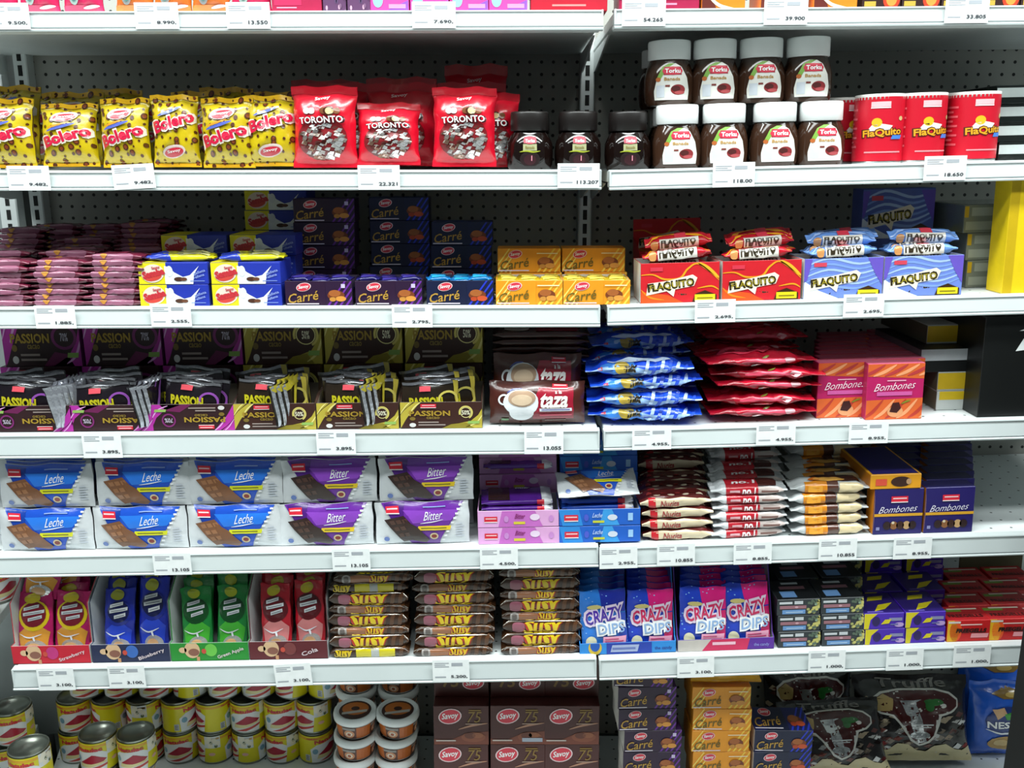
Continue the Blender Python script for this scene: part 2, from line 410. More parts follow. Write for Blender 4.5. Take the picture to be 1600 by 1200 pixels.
# ---------------------------------------------------------------- price tickets
def ticket(row,bay,px,txt,rot=0,up=0,blank=False):
    x0,z0,x1,z1,h=SHELF[(row,bay)]
    W,H=.063,max(h+.004,.036); mb=MB(); mb.box(-W/2,W/2,-.0008,0,0,H,PAPER,0)
    A=Art(W,H); A.rect(INK2,.52,.72,.82,.86); A.lines(INK2,.06,.66,.45,.9,3); A.lines(INK2,.06,.18,.36,.3,1)
    A.text(INK,txt,.72,.24,.15,w=.075*len(txt),bold=.03); A.put(mb,f_front(W,-.0008)); 
    o=mb.build('price_ticket',link=True); X=X_of(row,bay,px,-.018); z=zs(row,bay,X)
    o.location=(X,-.0198,z-h-.0005+up); o.rotation_euler=(0,tilt(row,bay)+math.radians(rot),0)
    return o
TK={(1,'L'):[(12,'9.500,'),(245,'8.990,'),(388,'13.550'),(678,'7.690,')],(1,'R'):[(1006,'54.265'),(1228,'39.900'),(1511,'33.805')],
 (2,'L'):[(45,'9.482,'),(210,'9.482,'),(592,'22.321'),(904,'113.207')],(2,'R'):[(1147,'118.00'),(1477,'18.650')],
 (3,'L'):[(86,'1.885,'),(267,'2.555,'),(644,'2.795,')],(3,'R'):[(1118,'2.695,'),(1350,'2.695,')],
 (4,'L'):[(159,'3.895,'),(525,'3.895,'),(850,'13.055')],(4,'R'):[(1019,'4.955,'),(1213,'4.955,'),(1358,'8.955,')],
 (5,'L'):[(269,'13.105'),(549,'13.105'),(780,'4.500,')],(5,'R'):[(967,'2.955,'),(1057,'10.855'),(1177,'8.855,'),(1310,'10.855'),(1427,'8.955,')],
 (6,'L'):[(87,'3.100,'),(198,'3.100,'),(459,'3.100,'),(705,'5.200,')],(6,'R'):[(1088,'3.100,'),(1293,'1.000,'),(1415,'1.000,'),(1520,'1.000,')]}
for (row,bay),l in TK.items():
    for i,(px,t) in enumerate(l):
        o=ticket(row,bay,px,t,rot=-3 if (row,bay,i) in ((2,'L',1),(6,'L',2)) else 0,up=.003 if row==1 or i%2 else .001)
        o['label']=f"white price ticket, {ORD[i]} from the left on the {'left' if bay=='L' else 'right'} rail of the {SH[row]}"
        o['category']='price ticket'; o['group']='paper price tickets'
# ---------------------------------------------------------------- shared printed marks
RED='d01f33'
def savoy(A,cx,cy,rx,ry,l=2,rot=.12,pale=True):
    A.ell(M('f3d5d8' if pale else 'e7b6bd'),cx,cy,rx*1.12,ry*1.15,l,rot); A.ell(M('d8374a'),cx,cy,rx,ry,l+1,rot)
    A.text(M('ffffff'),'Savoy',cx,cy,ry*1.15,l+2,rot=7,shear=.25,w=rx*1.55)
def univ(A,x0,y0,x1,y1,l=2,text=True):
    A.rect(M('d9263a'),x0,y0,x1,y1,l); h=y1-y0
    A.lines(M('f6c9cd'),x0+(x1-x0)*.1,y0+h*.5,x1-(x1-x0)*.08,y0+h*.9,1,l+1); A.rect(M('ffffff'),x0,y0+h*.02,x1,y0+h*.14,l+1)

# ================================================================ TOP SHELF (only the lowest part is in the picture)
H1=.115
def pouch_art(bg2,disc):
    def a(A):
        A.rect(M(bg2,'film'),0,.0,1,.10); A.ell(M(disc,'film'),.35,.20,.13,.10,2); A.ell(M('5d8f8a','film'),.35,.20,.08,.06,3)
        A.line(M('ffd9e2','film'),[(.55,.06),(.75,.08),(.95,.09)],.04,3); A.ell(M('f7c9d8','film'),.75,.6,.2,.2,2)
    return a
pk=bag('sweet_pouch',wpx(1,64),H1,.03,M('d3285c','film'),pouch_art('e2366b','a8c4bc'),seed=3,sb=.03)
og=bag('sweet_pouch',wpx(1,60),H1,.03,M('d9702a','film'),pouch_art('e58a38','9aa0a0'),seed=4,sb=.03)
for i,px in enumerate((-8,57,126)): P(pk,1,'L',px,.005,f"pink sweet pouch on the top shelf, {ORD[i]} from the left edge",'sweet pouch','pink pouches on the top shelf')
for i,px in enumerate((207,267,327)): P(og,1,'L',px,.005,f"orange sweet pouch on the top shelf, {ORD[i]} of the three from the left",'sweet pouch','orange pouches on the top shelf')
P(pk,1,'L',390,.005,'lone pink sweet pouch right of the orange pouches on the top shelf','sweet pouch','pink pouches on the top shelf')
mg=carton('sweet_box',wpx(1,78),.07,H1,M('a81b45'),lambda A:(A.rect(M('c22a58'),.05,.08,.6,.5),A.lines(M('e9a6bc'),.1,.04,.5,.07,1)))
P(mg,1,'L',464,.003,'plain crimson sweet box on the top shelf above the red bags','sweet box')
def speck(A):
    r=random.Random(5)
    for i in range(60): A.ell(M(r.choice(['7b5a78','c9a0b5','5b4568','b88','8a6f86'.ljust(6,'0')][:3])),r.random(),r.random(),.05,.03,1+i%3,n=8)
sk=carton('sweet_box',wpx(1,36),.07,H1,M('5d3a5e'),speck)
for i,px in enumerate((523,561)): P(sk,1,'L',px,.003,f"narrow purple speckled sweet box on the top shelf, {'left' if i==0 else 'right'} one of two",'sweet box','speckled boxes on the top shelf')
def ppk(A):
    A.poly(M('8a55c4'),[(.35,0),(1,0),(1,.14)],1); A.ell(M('8fc6e6'),.2,.14,.13,.09,2); A.rect(M('f58fb0'),.48,.04,.92,.09,2); A.ell(M('d94f9c'),.6,.5,.3,.3,1)
pp=carton('bubblegum_box',wpx(1,60),.07,H1,M('e0479a'),ppk)
for i,px in enumerate((609,671,733,794)): P(pp,1,'L',px,.003,f"pink and violet sweet box on the top shelf, {ORD[i]} of four from the left",'sweet box','pink and violet boxes on the top shelf')
rb=carton('chocolate_box',wpx(1,120),.08,H1,M('b5152c'),lambda A:A.lines(M('e88a86'),.28,.05,.72,.1,1))
P(rb,1,'L',889,.003,'large red box at the right end of the left top shelf','box')
mb_=carton('chocolate_box',wpx(1,125),.08,H1,M('9a1240'),lambda A:(A.lines(M('d98aa5'),.35,.05,.72,.1,1),A.rect(M('7c0d33'),0,.12,1,.16)))
P(mb_,1,'R',1030,.003,'large magenta box at the left end of the right top shelf','box')
def orbr(A):
    A.poly(M('5b1d14'),[(0,0),(.35,0),(0.1,.3),(0,.3)],2); A.line(M('f8e6c0'),[(.12,.18),(.4,.05),(.8,.0)],.04,3); A.ell(M('f7a63a'),.6,.5,.3,.3,2)
ob=carton('wafer_box',wpx(1,68),.07,H1,M('e07a16'),orbr)
for i,px in enumerate((1130,1222,1305)): P(ob,1,'R',px,.003,f"orange and brown box on the right top shelf, {ORD[i]} of three from the left",'box','orange and brown boxes on the top shelf')
def brgo(A):
    A.ell(M('c5381c'),.75,.1,.22,.12,1); A.ell(M('e88a3a'),.75,.1,.14,.08,2); A.rect(M('b79b3c'),.05,.02,.35,.08,1); A.lines(M('d6c78f'),.05,.14,.4,.2,1)
bg=carton('wafer_box',wpx(1,60),.07,H1,M('2c1210'),brgo)
for i,px in enumerate((1377,1439,1501,1563,1625)): P(bg,1,'R',px,.003,f"dark brown box with an orange disc on the top shelf, {ORD[i]} from the left",'box','dark brown boxes on the top shelf')
# ================================================================ SECOND SHELF
def yellow_art(flip=False):
    def a(A):
        r=random.Random(11 if flip else 12)
        for i in range(54):
            x,y=((i%6)+.5+r.uniform(-.3,.3))/6,((i//6)+.5+r.uniform(-.3,.3))/9; q=r.choice([.020,.028,.040,.055])
            A.ell(M('4f260f','film'),x,y,q,q*A.W/A.H,1,n=10)
            if q>.04: A.ell(M('7a3a1a','film'),x,y,q*.6,q*.6*A.W/A.H,2,n=8)
        A.rect(M('e8b41a','film'),0,.93,1,1,1); A.rect(M('e0a51a','film'),0,0,1,.05,1)
        ly,ty=(.75,.44) if not flip else (.2,.6)
        A.ell(M('d9c6c0','film'),.5,ly,.25,.085,3,.15); A.ell(M('c02a3c','film'),.5,ly-.012,.21,.06,4,.15); A.text(M('eadfe0','film'),'Savoy',.5,ly,.05,5,rot=8,shear=.2,w=.3)
        A.text(M('ded6c8','film'),'Bolero',.52,ty,.22,4,rot=14,w=1.0,bold=.09)
        A.text(M('c4173d','film'),'Bolero',.52,ty,.17,5,rot=14,w=.9,bold=.045)
        A.line(M('5563b8','film'),[(.18,ty+.08),(.45,ty+.14),(.7,ty+.2)],.05,4); A.line(M('d98a2a','film'),[(.2,ty+.12),(.4,ty+.17),(.6,ty+.22)],.03,5)
    return a
YF=M('c4ab10','film'); YB=M('9c7f18','film')
y1=bag('yellow_sweet_bag',wpx(2,96),hpx(2,112),.045,YF,yellow_art(),seed=1,back=YB)
y2=bag('yellow_sweet_bag',wpx(2,92),hpx(2,120),.045,YF,yellow_art(True),seed=2,back=YB,wr=.004)
for i,(px,q,s,rx) in enumerate(((4,y1,(1,1,.98),-5),(103,y1,(1.02,1,.9),-9),(190,y1,(.92,1,.98),-5),(273,y2,(.88,1,.95),-6),(350,y1,(.98,1,.99),-4),(423,y2,(.98,1,.94),-8))):
    P(q,2,'L',px,.012,f"yellow brown-spotted sweet bag, {ORD[i]} from the left in the front row",'sweet bag','front row of yellow sweet bags',rx=rx,s=(s[0]*.9,s[1],s[2]*1.02),dz=.002,rz=(-4,3,-3,6,-5,3)[i])
for i,(px,Y,rx) in enumerate(((10,.10,-12),(108,.12,-10),(175,.17,-14),(300,.10,-6),(352,.15,-8),(425,.12,-6),(60,.2,-10),(250,.22,-10))):
    P(y1 if i%2 else y2,2,'L',px,Y,f"dim yellow spotted sweet bag standing behind the front row, {ORD[i]} of those behind",'sweet bag','yellow sweet bags behind the front row',rx=rx,dz=.004,rz=rnd.uniform(-12,12),s=(1.0,1,1.14 if i<6 else 1.1))
def tor(A):
    r=random.Random(3)
    A.rect(M('c40f24','film'),0,.9,1,1,1); A.ell(M('7d1a20','film'),.5,.34,.40,.26,1)
    A.text(M('f1d8da','film'),'Savoy',.5,.83,.06,2,rot=6,w=.24)
    for i in range(95):
        a=r.random()*6.28; q=math.sqrt(r.random()); x=.5+.36*q*math.cos(a); y=.31+.22*q*math.sin(a)
        A.poly(M(r.choice(['dedcda','ffffff','a89f9d','5e2a26','c7b7ac','8a6b5b','ffffff']),'foil' if i%3 else 'film'),[(x-.05,y-.01),(x-.01,y+.03*r.random()+.01),(x+.05,y+.015),(x+.02,y-.025)],2+i%3)
    for x,c in ((.28,'b8aeb0'),(.36,'cfc6c4'),(.55,'7a4a2c'),(.66,'f0d8a0'),(.76,'7a4a2c')):
        A.ell(M(c,'film'),x,.67,.055,.04,2); 
    A.ell(M('4b2415','film'),.64,.665,.085,.06,2); A.ell(M('edd096','film'),.64,.665,.05,.04,4)
    A.text(M('3a0d14','film'),'TORONTO',.51,.555,.095,6,rot=2,w=.74,bold=.05); A.text(M('f3f0ee','film'),'TORONTO',.5,.56,.08,7,rot=2,w=.7,bold=.02)
RF=M('d3102a','film')
t1=bag('red_sweet_bag',wpx(2,104),hpx(2,130),.05,RF,tor,seed=5,wr=.004); t2=bag('red_sweet_bag',wpx(2,112),hpx(2,122),.055,RF,tor,seed=8,wr=.005)
for i,(px,q,s,rx) in enumerate(((504,t1,(1,1,1),-4),(606,t1,(.96,1,.78),-12),(724,t1,(.98,1,.98),-6))):
    P(q,2,'L',px,.006,('glossy red bag of foil-wrapped sweets beside the yellow bags','low slumped red bag of foil-wrapped sweets in the middle of the front row','glossy red bag of foil-wrapped sweets nearest the dark jars')[i],'sweet bag','front row of red sweet bags',rx=rx,s=s,dz=.002,rz=(-3,2,-2)[i])
for i,(px,Y,s,dz,rx) in enumerate(((762,.055,(.85,1,1.0),.002,-3),(528,.12,(1.0,1,1.18),.002,-6),(622,.09,(1.05,1,1.15),.002,-6),(622,.16,(1.1,1,1.28),.002,-5),(736,.14,(1.05,1,1.2),.002,-4),(510,.2,(1.05,1,1.28),.002,-4),(740,.20,(1.0,1,1.50),.002,-4))):
    P(t2,2,'L',px,Y,f"shaded red sweet bag behind the front row, {ORD[i]} of seven",'sweet bag','red sweet bags behind the front row',rx=rx,s=s,dz=dz,rz=rnd.uniform(-8,8))
# dark jars
def jar(name,R,H,sy,glass,prof,lid,lidmat,labelart,lw,lz0,lz1,lid_r):
    g=MB(); g.lathe(prof,glass,R*sy,32,sy); gb=g.build('glass_body')
    l=MB(); z0,z1=lid; l.lathe([(lid_r*.97,z0),(lid_r,z0+.001),(lid_r,z1-.003),(lid_r*.97,z1-.0005),(lid_r*.9,z1)],lidmat,R*sy,36,sy if sy>.9 else .9); lb=l.build('lid')
    def rf(z):
        for (ra,za),(rb,zb) in zip(prof,prof[1:]):
            if za<=z<=zb and zb>za: return ra+(rb-ra)*(z-za)/(zb-za)
        return prof[-1][0]
    a=MB(); A=Art(lw,lz1-lz0); labelart(A)
    def fm(x,y,c): t=(x-lw/2)/R; r=rf(lz0+y)+.0004+c; return (r*math.sin(t),R*sy-r*math.cos(t)*sy,lz0+y)
    A.put(a,fm,cell=.005,off=.0003,smooth=True); lab=a.build('label')
    return assemble(name,[gb,lb,lab])
Hd=hpx(2,92); Rd=wpx(2,76)/2
def darklab(A):
    A.ell(M('1e0d0e'),.5,.22,.30,.24,1); A.ell(M('34131a'),.5,.2,.18,.16,2); A.rect(M('a9aa80'),.30,.48,.70,.68,2); A.rect(M('8a1c30'),.31,.70,.69,.90,3); A.ell(M('b8253e'),.5,.80,.20,.12,4)
    A.text(M('ffe8ec'),'Torku',.5,.78,.1,5,w=.28,bold=.03); A.text(M('7a6d30'),'Banada',.5,.58,.08,5,w=.26); A.line(M('9aa32c'),[(.2,.44),(.4,.47),(.6,.44),(.8,.47)],.05,3); A.text(M('d98a9a'),'?'.replace('?','l'),.55,.25,.16,4)
JG=M('140b09','glass')
pd=[(Rd*.86,0),(Rd*.95,.006),(Rd*.98,Hd*.25),(Rd*.96,Hd*.45),(Rd*.80,Hd*.6),(Rd*.66,Hd*.66),(Rd*.66,Hd*.7)]
dj=jar('dark_jar',Rd,Hd,1,JG,pd,(Hd*.67,Hd),M('1c1817','plastic'),darklab,wpx(2,54),Hd*.06,Hd*.62,Rd*.80)
for i,px in enumerate((828,905,985)):
    P(dj,2,'L' if i<2 else 'R',px,.008,('dark lidded jar standing beside the red bags','dark lidded jar standing in the middle of three','dark lidded jar next to the white-capped jars')[i],'jar','dark jars in the front row')
    for k in (1,2): P(dj,2,'L' if i<2 else 'R',px+(2*k if i==0 else -k*2),.008+k*.082,f"dark lidded jar {'directly' if k==1 else 'two places'} behind the {('left','middle','right')[i]} dark front jar",'jar','dark jars behind',dx=0)
# hazelnut jars
Hh=hpx(2,100); Rh=wpx(2,78)/2
def hazel(A):
    A.poly(M('e4e3dc'),[(.02,.0),(.98,.0),(1,.25),(.93,.6),(.78,.9),(.6,1),(.42,1),(.22,.88),(.08,.55),(0,.22)],1)
    A.poly(M('76a53a'),[(.08,.58),(.22,.9),(.42,1),(.6,1),(.42,.9),(.28,.72),(.2,.58)],2); A.ell(M('b5622c'),.13,.56,.07,.06,3)
    A.rect(M('a81430'),.27,.68,.76,.9,3); A.ell(M('d0203f'),.515,.79,.28,.115,4); A.text(M('ffffff'),'Torku',.515,.79,.12,5,w=.42,bold=.03)
    A.text(M('b98a3a'),'Banada',.5,.57,.09,3,w=.42); A.rect(M('ccd2da'),.08,.08,.3,.4,2); A.ell(M('8a2a2e'),.66,.28,.2,.14,2); A.ell(M('4c1a18'),.60,.31,.12,.07,3); A.ell(M('b24f52'),.7,.2,.14,.05,3); A.rect(M('7a3a34'),.32,.36,.44,.41,3)
HG=M('3b261b','glass')
ph=[(Rh*.88,0),(Rh*.97,.006),(Rh,Hh*.22),(Rh*.99,Hh*.42),(Rh*.92,Hh*.56),(Rh*.82,Hh*.66),(Rh*.78,Hh*.70),(Rh*.78,Hh*.73)]
CAPW=M('f2f5f4','plastic')
hj=jar('hazelnut_spread_jar',Rh,Hh,.82,HG,ph,(Hh*.70,Hh),CAPW,hazel,wpx(2,58),Hh*.07,Hh*.64,wpx(2,67)/2)
low=(1063,1137,1217,1290); up=(1052,1124,1197,1271)
for i in range(4):
    P(hj,2,'R',low[i],.008,f"white-capped hazelnut spread jar, {ORD[i]} from the left in the lower front row",'jar','lower white-capped jars',rz=2)
    P(hj,2,'R',up[i],.026,f"white-capped hazelnut spread jar stacked on top, {ORD[i]} from the left",'jar','stacked white-capped jars',dz=Hh+.0005)
    for k in (1,2):
        P(hj,2,'R',low[i]-7*k,.008+k*.072,f"white-capped jar {'directly' if k==1 else 'two places'} behind the {ORD[i]} lower front jar",'jar','white-capped jars behind',dz=0)
P(hj,2,'R',up[0]-13,.15,'white-capped jar at the upper left, half hidden behind the stacked jars','jar','stacked white-capped jars',dz=Hh+.0005)
# cocoa cans
Hc=hpx(2,109); Rc=wpx(2,76)/2
def cocoa(A):
    A.rect(M('c5152b','plastic'),0,0,1,1,1)
    for k in (.0,.5):
        c=k+.5 if k==0 else k+.46
        if k: break
        A.rect(M('f0b6bb'),c-.10,.84,c+.02,.92,3); A.rect(M('ffffff'),c-.10,.82,c+.02,.835,4)
        A.ell(M('d9b321'),c-.06,.60,.032,.07,3); A.poly(M('e9e4da'),[(c-.12,.47),(c-.09,.56),(c-.03,.58),(c+.04,.55),(c+.02,.48)],3)
        A.text(M('4a1d10'),'FlaQuito',c-.02,.44,.16,4,rot=4,w=.27,bold=.09); A.text(M('e0a020'),'FlaQuito',c-.02,.44,.13,5,rot=4,w=.25,bold=.03)
        A.rect(M('3f7bd0'),c+.03,.34,c+.1,.40,6,.01); A.ell(M('c9b27a'),c+.1,.66,.016,.035,3)
        A.lines(M('e58f96'),c-.13,.12,c+.11,.17,1,3)
    A.lines(M('e0606c'),.16,.2,.30,.85,9,3); A.lines(M('e0606c'),.7,.2,.84,.85,9,3)
def can(name,R,H,art,body,lid,rim,lidh=.006):
    b=MB(); b.lathe([(R*.98,0),(R,.001),(R,.003),(R*.985,.004),(R*.985,H-.004),(R*.985,H-.003)],body,R,40); bo=b.build('can_body')
    a=MB(); A=Art(2*math.pi*R*.985,H-.008); art(A); fm=f_cyl(R*.985,lambda z:R*.985+.0002,R); A.put(a,lambda x,y,c:(lambda q:(q[0],q[1],q[2]+.004))(fm(x,y,c)),cell=(.006,1),off=.00025,smooth=True); la=a.build('paper_label')
    l=MB(); l.lathe([(R*.99,H-lidh),(R*1.015,H-lidh),(R*1.015,H-.0005),(R*.99,H),(R*.93,H),(R*.92,H-.002),(.0001,H-.002)],lid,R,40,cap=False); li=l.build(rim)
    return assemble(name,[bo,la,li])
cc=can('cocoa_can',Rc,Hc,cocoa,M('c9cccc','tin'),M('e3e0da','plastic'),'lid',.008)
for i,(px,rz) in enumerate(((1381,-4),(1459,18),(1540,14))):
    P(cc,2,'R',px,.012,f"red cocoa can with white lid, {('leftmost','middle','rightmost')[i]} in the front row",'can','red cocoa cans',rz=rz)
P(cc,2,'R',1338,.10,'red cocoa can half hidden behind the leftmost cocoa can','can','red cocoa cans behind',rz=40); P(cc,2,'R',1425,.10,'red cocoa can hidden behind the middle cocoa can','can','red cocoa cans behind',rz=80)
def stripes(A):
    for k in range(3): A.rect(M('b9c2c0','film'),0,.1+.3*k,1,.22+.3*k,1)
sb_=carton('dark_tray_box',wpx(2,110),.14,.028,M('141a18','film'),lambda A:A.rect(M('bcc6c4','film'),0,.35,1,.85),top=lambda A:A.rect(M('2c3633','film'),.05,.05,.95,.95))
for k in range(4): P(sb_,2,'R',1612,.05,f"black pale-striped box right of the cocoa cans, {ORD[k]} from the bottom",'box','black striped boxes',dz=.0285*k)
sc_=carton('dark_tray_box',wpx(2,170),.12,.10,M('10150f','matte'))
P(sc_,2,'R',1560,.24,'long black box lying at the back behind the cocoa cans','box')
# ================================================================ THIRD SHELF
def pinkbar(A):
    A.rect(M('6e2038','film'),0,0,1,1,1); k=A.k
    A.poly(M('9a6078','film'),[(.16,k*.15),(.80,k*.05),(.86,k*.6),(.78,k+.15),(.18,k+.1),(.13,k*.6)],2)  # pink centre is the film's highlight, painted into the wrapper colour
    A.poly(M('8a3a52','film'),[(.2,0),(.42,0),(.36,k*.35),(.26,k*.4)],3); A.ell(M('c98a3a','film'),.34,k*.75,.06,k*.3,4); A.poly(M('7a2a44','film'),[(.5,0),(.8,0),(.74,k*.3),(.55,k*.25)],3)
    A.rect(M('8d2b48','film'),.3,k+.2,.7,.9,3)
BW,BD,BT=wpx(3,92),.036,hpx(3,8.8)
pb=[bar('chocolate_bar',BW,BD,BT,M('5e1c34','film'),pinkbar,seed=s,cr=.09,tr=.07,wr=.0012) for s in (1,5)]
pos=('left','middle','right')
for Y,n,nm,cols in ((.004,8,'front row',(2,90,178)),(.062,8,'second row',(0,105,205)),(.122,9,'third row',(10,118,222)),(.2,11,'fourth row',(30,135,222)),(.29,12,'back row',(90,160,240))):
    for ci,px in enumerate(cols):
        nn=n+(0,0,1)[ci]+(rnd.randint(-1,1) if Y>.01 else 0)
        for k in range(nn):
            P(pb[k%2],3,'L',px,Y+rnd.uniform(-.002,.004),f"wine-red wrapped bar, {ORD[k] if k<14 else ('fifteenth','sixteenth','seventeenth','eighteenth','nineteenth')[k-14]} from the bottom of the {pos[ci]} stack, {nm}",'chocolate bar',f"wine-red bars in the {nm}",dz=k*BT*1.0+.0003,rz=rnd.uniform(-5,5),dx=rnd.uniform(-.004,.004),ry=0)
def samba(A):
    A.rect(M('e6d91c'),0,0,.4,1,1); A.poly(M('e9edf0'),[(.38,0),(.78,0),(.80,.45),(.88,.85),(.74,.42),(.64,.34),(.52,.55),(.44,.8),(.38,.85)],2); A.ell(M('dfe3ea'),.45,.6,.05,.25,3)
    A.ell(M('4a2a1c'),.58,.24,.07,.1,4); A.ell(M('6a402a'),.65,.24,.05,.08,5)
    A.ell(M('ead7c9'),.21,.5,.165,.42,3,.2); A.ell(M('d1443c'),.21,.36,.13,.2,4,.2); A.text(M('c3303a'),'Samba',.22,.52,.34,5,rot=13,w=.33,bold=.06); A.text(M('b8283a'),'Savoy',.26,.76,.16,5,rot=10,w=.12,bold=.03)
    A.text(M('8fa0d8'),'galleta',.88,.55,.16,3,rot=18,w=.18); A.text(M('8fa0d8'),'rellena',.87,.38,.12,3,rot=18,w=.16); A.lines(M('7a90d0'),.74,.12,.95,.2,1,3)
SW,SH_=wpx(3,108),hpx(3,33.5)
smb=carton('marshmallow_box',SW,.075,SH_,M('2235a8'),samba,sides={'left':M('e6d91c'),'right':M('2438b0')},top=lambda A:(A.rect(M('e6d91c'),0,0,.4,1),A.rect(M('2c40b8'),.4,0,1,1)))
for r_ in (0,1):
    for c_,px in enumerate((274,387)):
        P(smb,3,'L',px,.002,f"yellow and blue box, {('bottom','upper')[r_]} {('left','right')[c_]} of the front four",'box','yellow and blue boxes in front',dz=r_*(SH_+.0004),dx=-.002 if r_ else 0)
for c_,px in enumerate((305,412)):
    for r_ in (0,1,2): P(smb,3,'L',px,.105,f"yellow and blue box in the second row, {('bottom','middle','top')[r_]} of the {('left','right')[c_]} stack",'box','yellow and blue boxes behind',dz=r_*(SH_+.0004))
for r_ in range(5): P(smb,3,'L',432,.21,f"shaded yellow and blue box in the tall stack at the back, {ORD[r_]} from the bottom",'box','yellow and blue boxes at the back',dz=r_*(SH_+.0004))
def yw(A): A.poly(M('2a3fb0','film'),[(.0,0),(.35,0),(.2,1),(0,1)],1); A.line(M('15182c','film'),[(.3,.3),(.6,.5),(.9,.4)],.08,2); A.rect(M('f3ee9a','film'),.5,.6,.9,.8,2)
ybar=bar('wrapped_wafer',wpx(3,98),.022,.010,M('dbd41a','film'),yw,seed=3)
for c_,px in enumerate((283,398)):
    for k in range(4): P(ybar,3,'L',px+rnd.uniform(-5,5),.008+.016*k,f"yellow wrapped wafer on the {('left','right')[c_]} front yellow and blue box, {ORD[k]} from the front",'wafer','yellow wafers on the boxes',dz=2*SH_+.0015,rz=rnd.uniform(-5,9))
def carre(c,light=False):
    def a(A):
        st={'p':'6b2a9a','b':'2438c0','o':'f3c94a'}[c]
        for k in range(5):
            x=.62+.09*k; A.poly(M(st),[(x,0),(x+.035,0),(x+.30,1),(x+.27,1)],1)
        if c=='o':
            for k in range(5): x=-.1+.07*k; A.poly(M('f6dc6a'),[(x,0),(x+.03,0),(x+.3,1),(x+.28,1)],1)
        A.rect(M({'p':'2a1030','b':'0f1636','o':'e8961c'}[c]),.22,.0,.60,1,2)
        A.ell(M('7a3a1c'),.76,.42,.13,.2,3); A.ell(M('a85f2c'),.74,.5,.09,.14,4); A.ell(M('d9933f' if c!='b' else 'c8512a'),.83,.28,.08,.11,4); A.ell(M('c98a3a' if c!='b' else 'b8431f'),.71,.26,.05,.09,4)
        savoy(A,.28,.76,.10,.15,4,.2)
        A.text(M('b98f3a' if c!='o' else '6b5a1c'),'Carré',.27,.36,.38,5,rot=8,shear=.25,w=.46,bold=.01)
        A.rect(M('e6dce9'),.02,.06,.50,.10,4)
        if c=='p': A.rect(M('cdbfe0'),.84,.72,.9,.88,4)
        if c=='o': A.lines(M('fff0c8'),.62,.76,.95,.84,1,4)
    return a
CW,CH,CD=wpx(3,104),hpx(3,39),.05
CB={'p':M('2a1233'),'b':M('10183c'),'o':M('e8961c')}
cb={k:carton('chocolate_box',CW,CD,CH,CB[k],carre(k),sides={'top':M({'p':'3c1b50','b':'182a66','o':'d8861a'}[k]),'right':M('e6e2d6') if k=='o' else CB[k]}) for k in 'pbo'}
tr_={k:tray('display_box',CW,.075,CH*.98,[(0,CH*.97),(.075,CH)],CH,CB[k],M('c9c5bd') if k=='o' else M('3a3244'),carre(k)) for k in 'pbo'}
nm={'p':'dark purple','b':'navy blue','o':'orange'}
wr_={'p':M('1e1a5e','film'),'b':M('1673b8','film'),'o':M('cfae1a','film')}
sq={k:bar('square_chocolate',.036,.034,.009,wr_[k],(lambda k:(lambda A:(A.ell(M('e4a3a8','film'),.5,.8,.14,.06,2),A.rect(M({'p':'3a2f86','b':'2aa0d8','o':'f0dc5a'}[k],'film'),.2,A.k,.8,.9,1))))(k),seed=4,nx=10,nt=16,cr=.12) for k in 'pbo'}
for i,(px,k) in enumerate(((499,'p'),(608,'p'),(719,'b'),(827,'o'),(932,'o'))):
    P(tr_[k],3,'L',px,.002,f"open {nm[k]} display box of small chocolates, {('first purple from the left','second purple from the left','between the purple and orange ones','left orange one','right orange one')[i]}",'display box','open small chocolate boxes')
    n=0
    for yy in (.022,.056):
        for q in (-.033,0,.033):
            for lv in range(4):
                n+=1; dz=.0015+lv*.0098
                if yy<.03 and q!=0 and lv==3 and k!='o': dz+=.004
                P(sq[k],3,'L',px,yy-.016+.002,f"{nm[k]} foil square chocolate in the {ORD[i]} open box, layer {ORD[lv]} up, {'front' if yy<.03 else 'rear'} {('left','centre','right')[int(q/.033)+1]}",'chocolate',f"square chocolates in the {ORD[i]} open box",dz=dz,rz=rnd.uniform(-14,14),ry=rnd.uniform(-2,2),dx=q+rnd.uniform(-.002,.002))
def stack(proto,row,bay,px,Y,n,h,what,cat,grp,jit=.002,base=0):
    for k in range(n): P(proto,row,bay,px,Y+rnd.uniform(0,jit),f"{what}, {ORD[k]} from the bottom",cat,grp,dz=base+k*(h+.0003),dx=rnd.uniform(-jit,jit))
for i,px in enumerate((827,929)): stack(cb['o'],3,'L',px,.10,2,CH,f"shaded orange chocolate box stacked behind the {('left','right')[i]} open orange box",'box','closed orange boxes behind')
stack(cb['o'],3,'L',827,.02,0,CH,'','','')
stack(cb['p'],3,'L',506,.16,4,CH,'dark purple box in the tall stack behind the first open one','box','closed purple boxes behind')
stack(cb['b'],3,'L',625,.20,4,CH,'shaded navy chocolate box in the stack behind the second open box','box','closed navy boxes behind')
stack(cb['b'],3,'L',722,.16,3,CH,'shaded navy chocolate box in the stack behind the open navy box','box','closed navy boxes at the right')
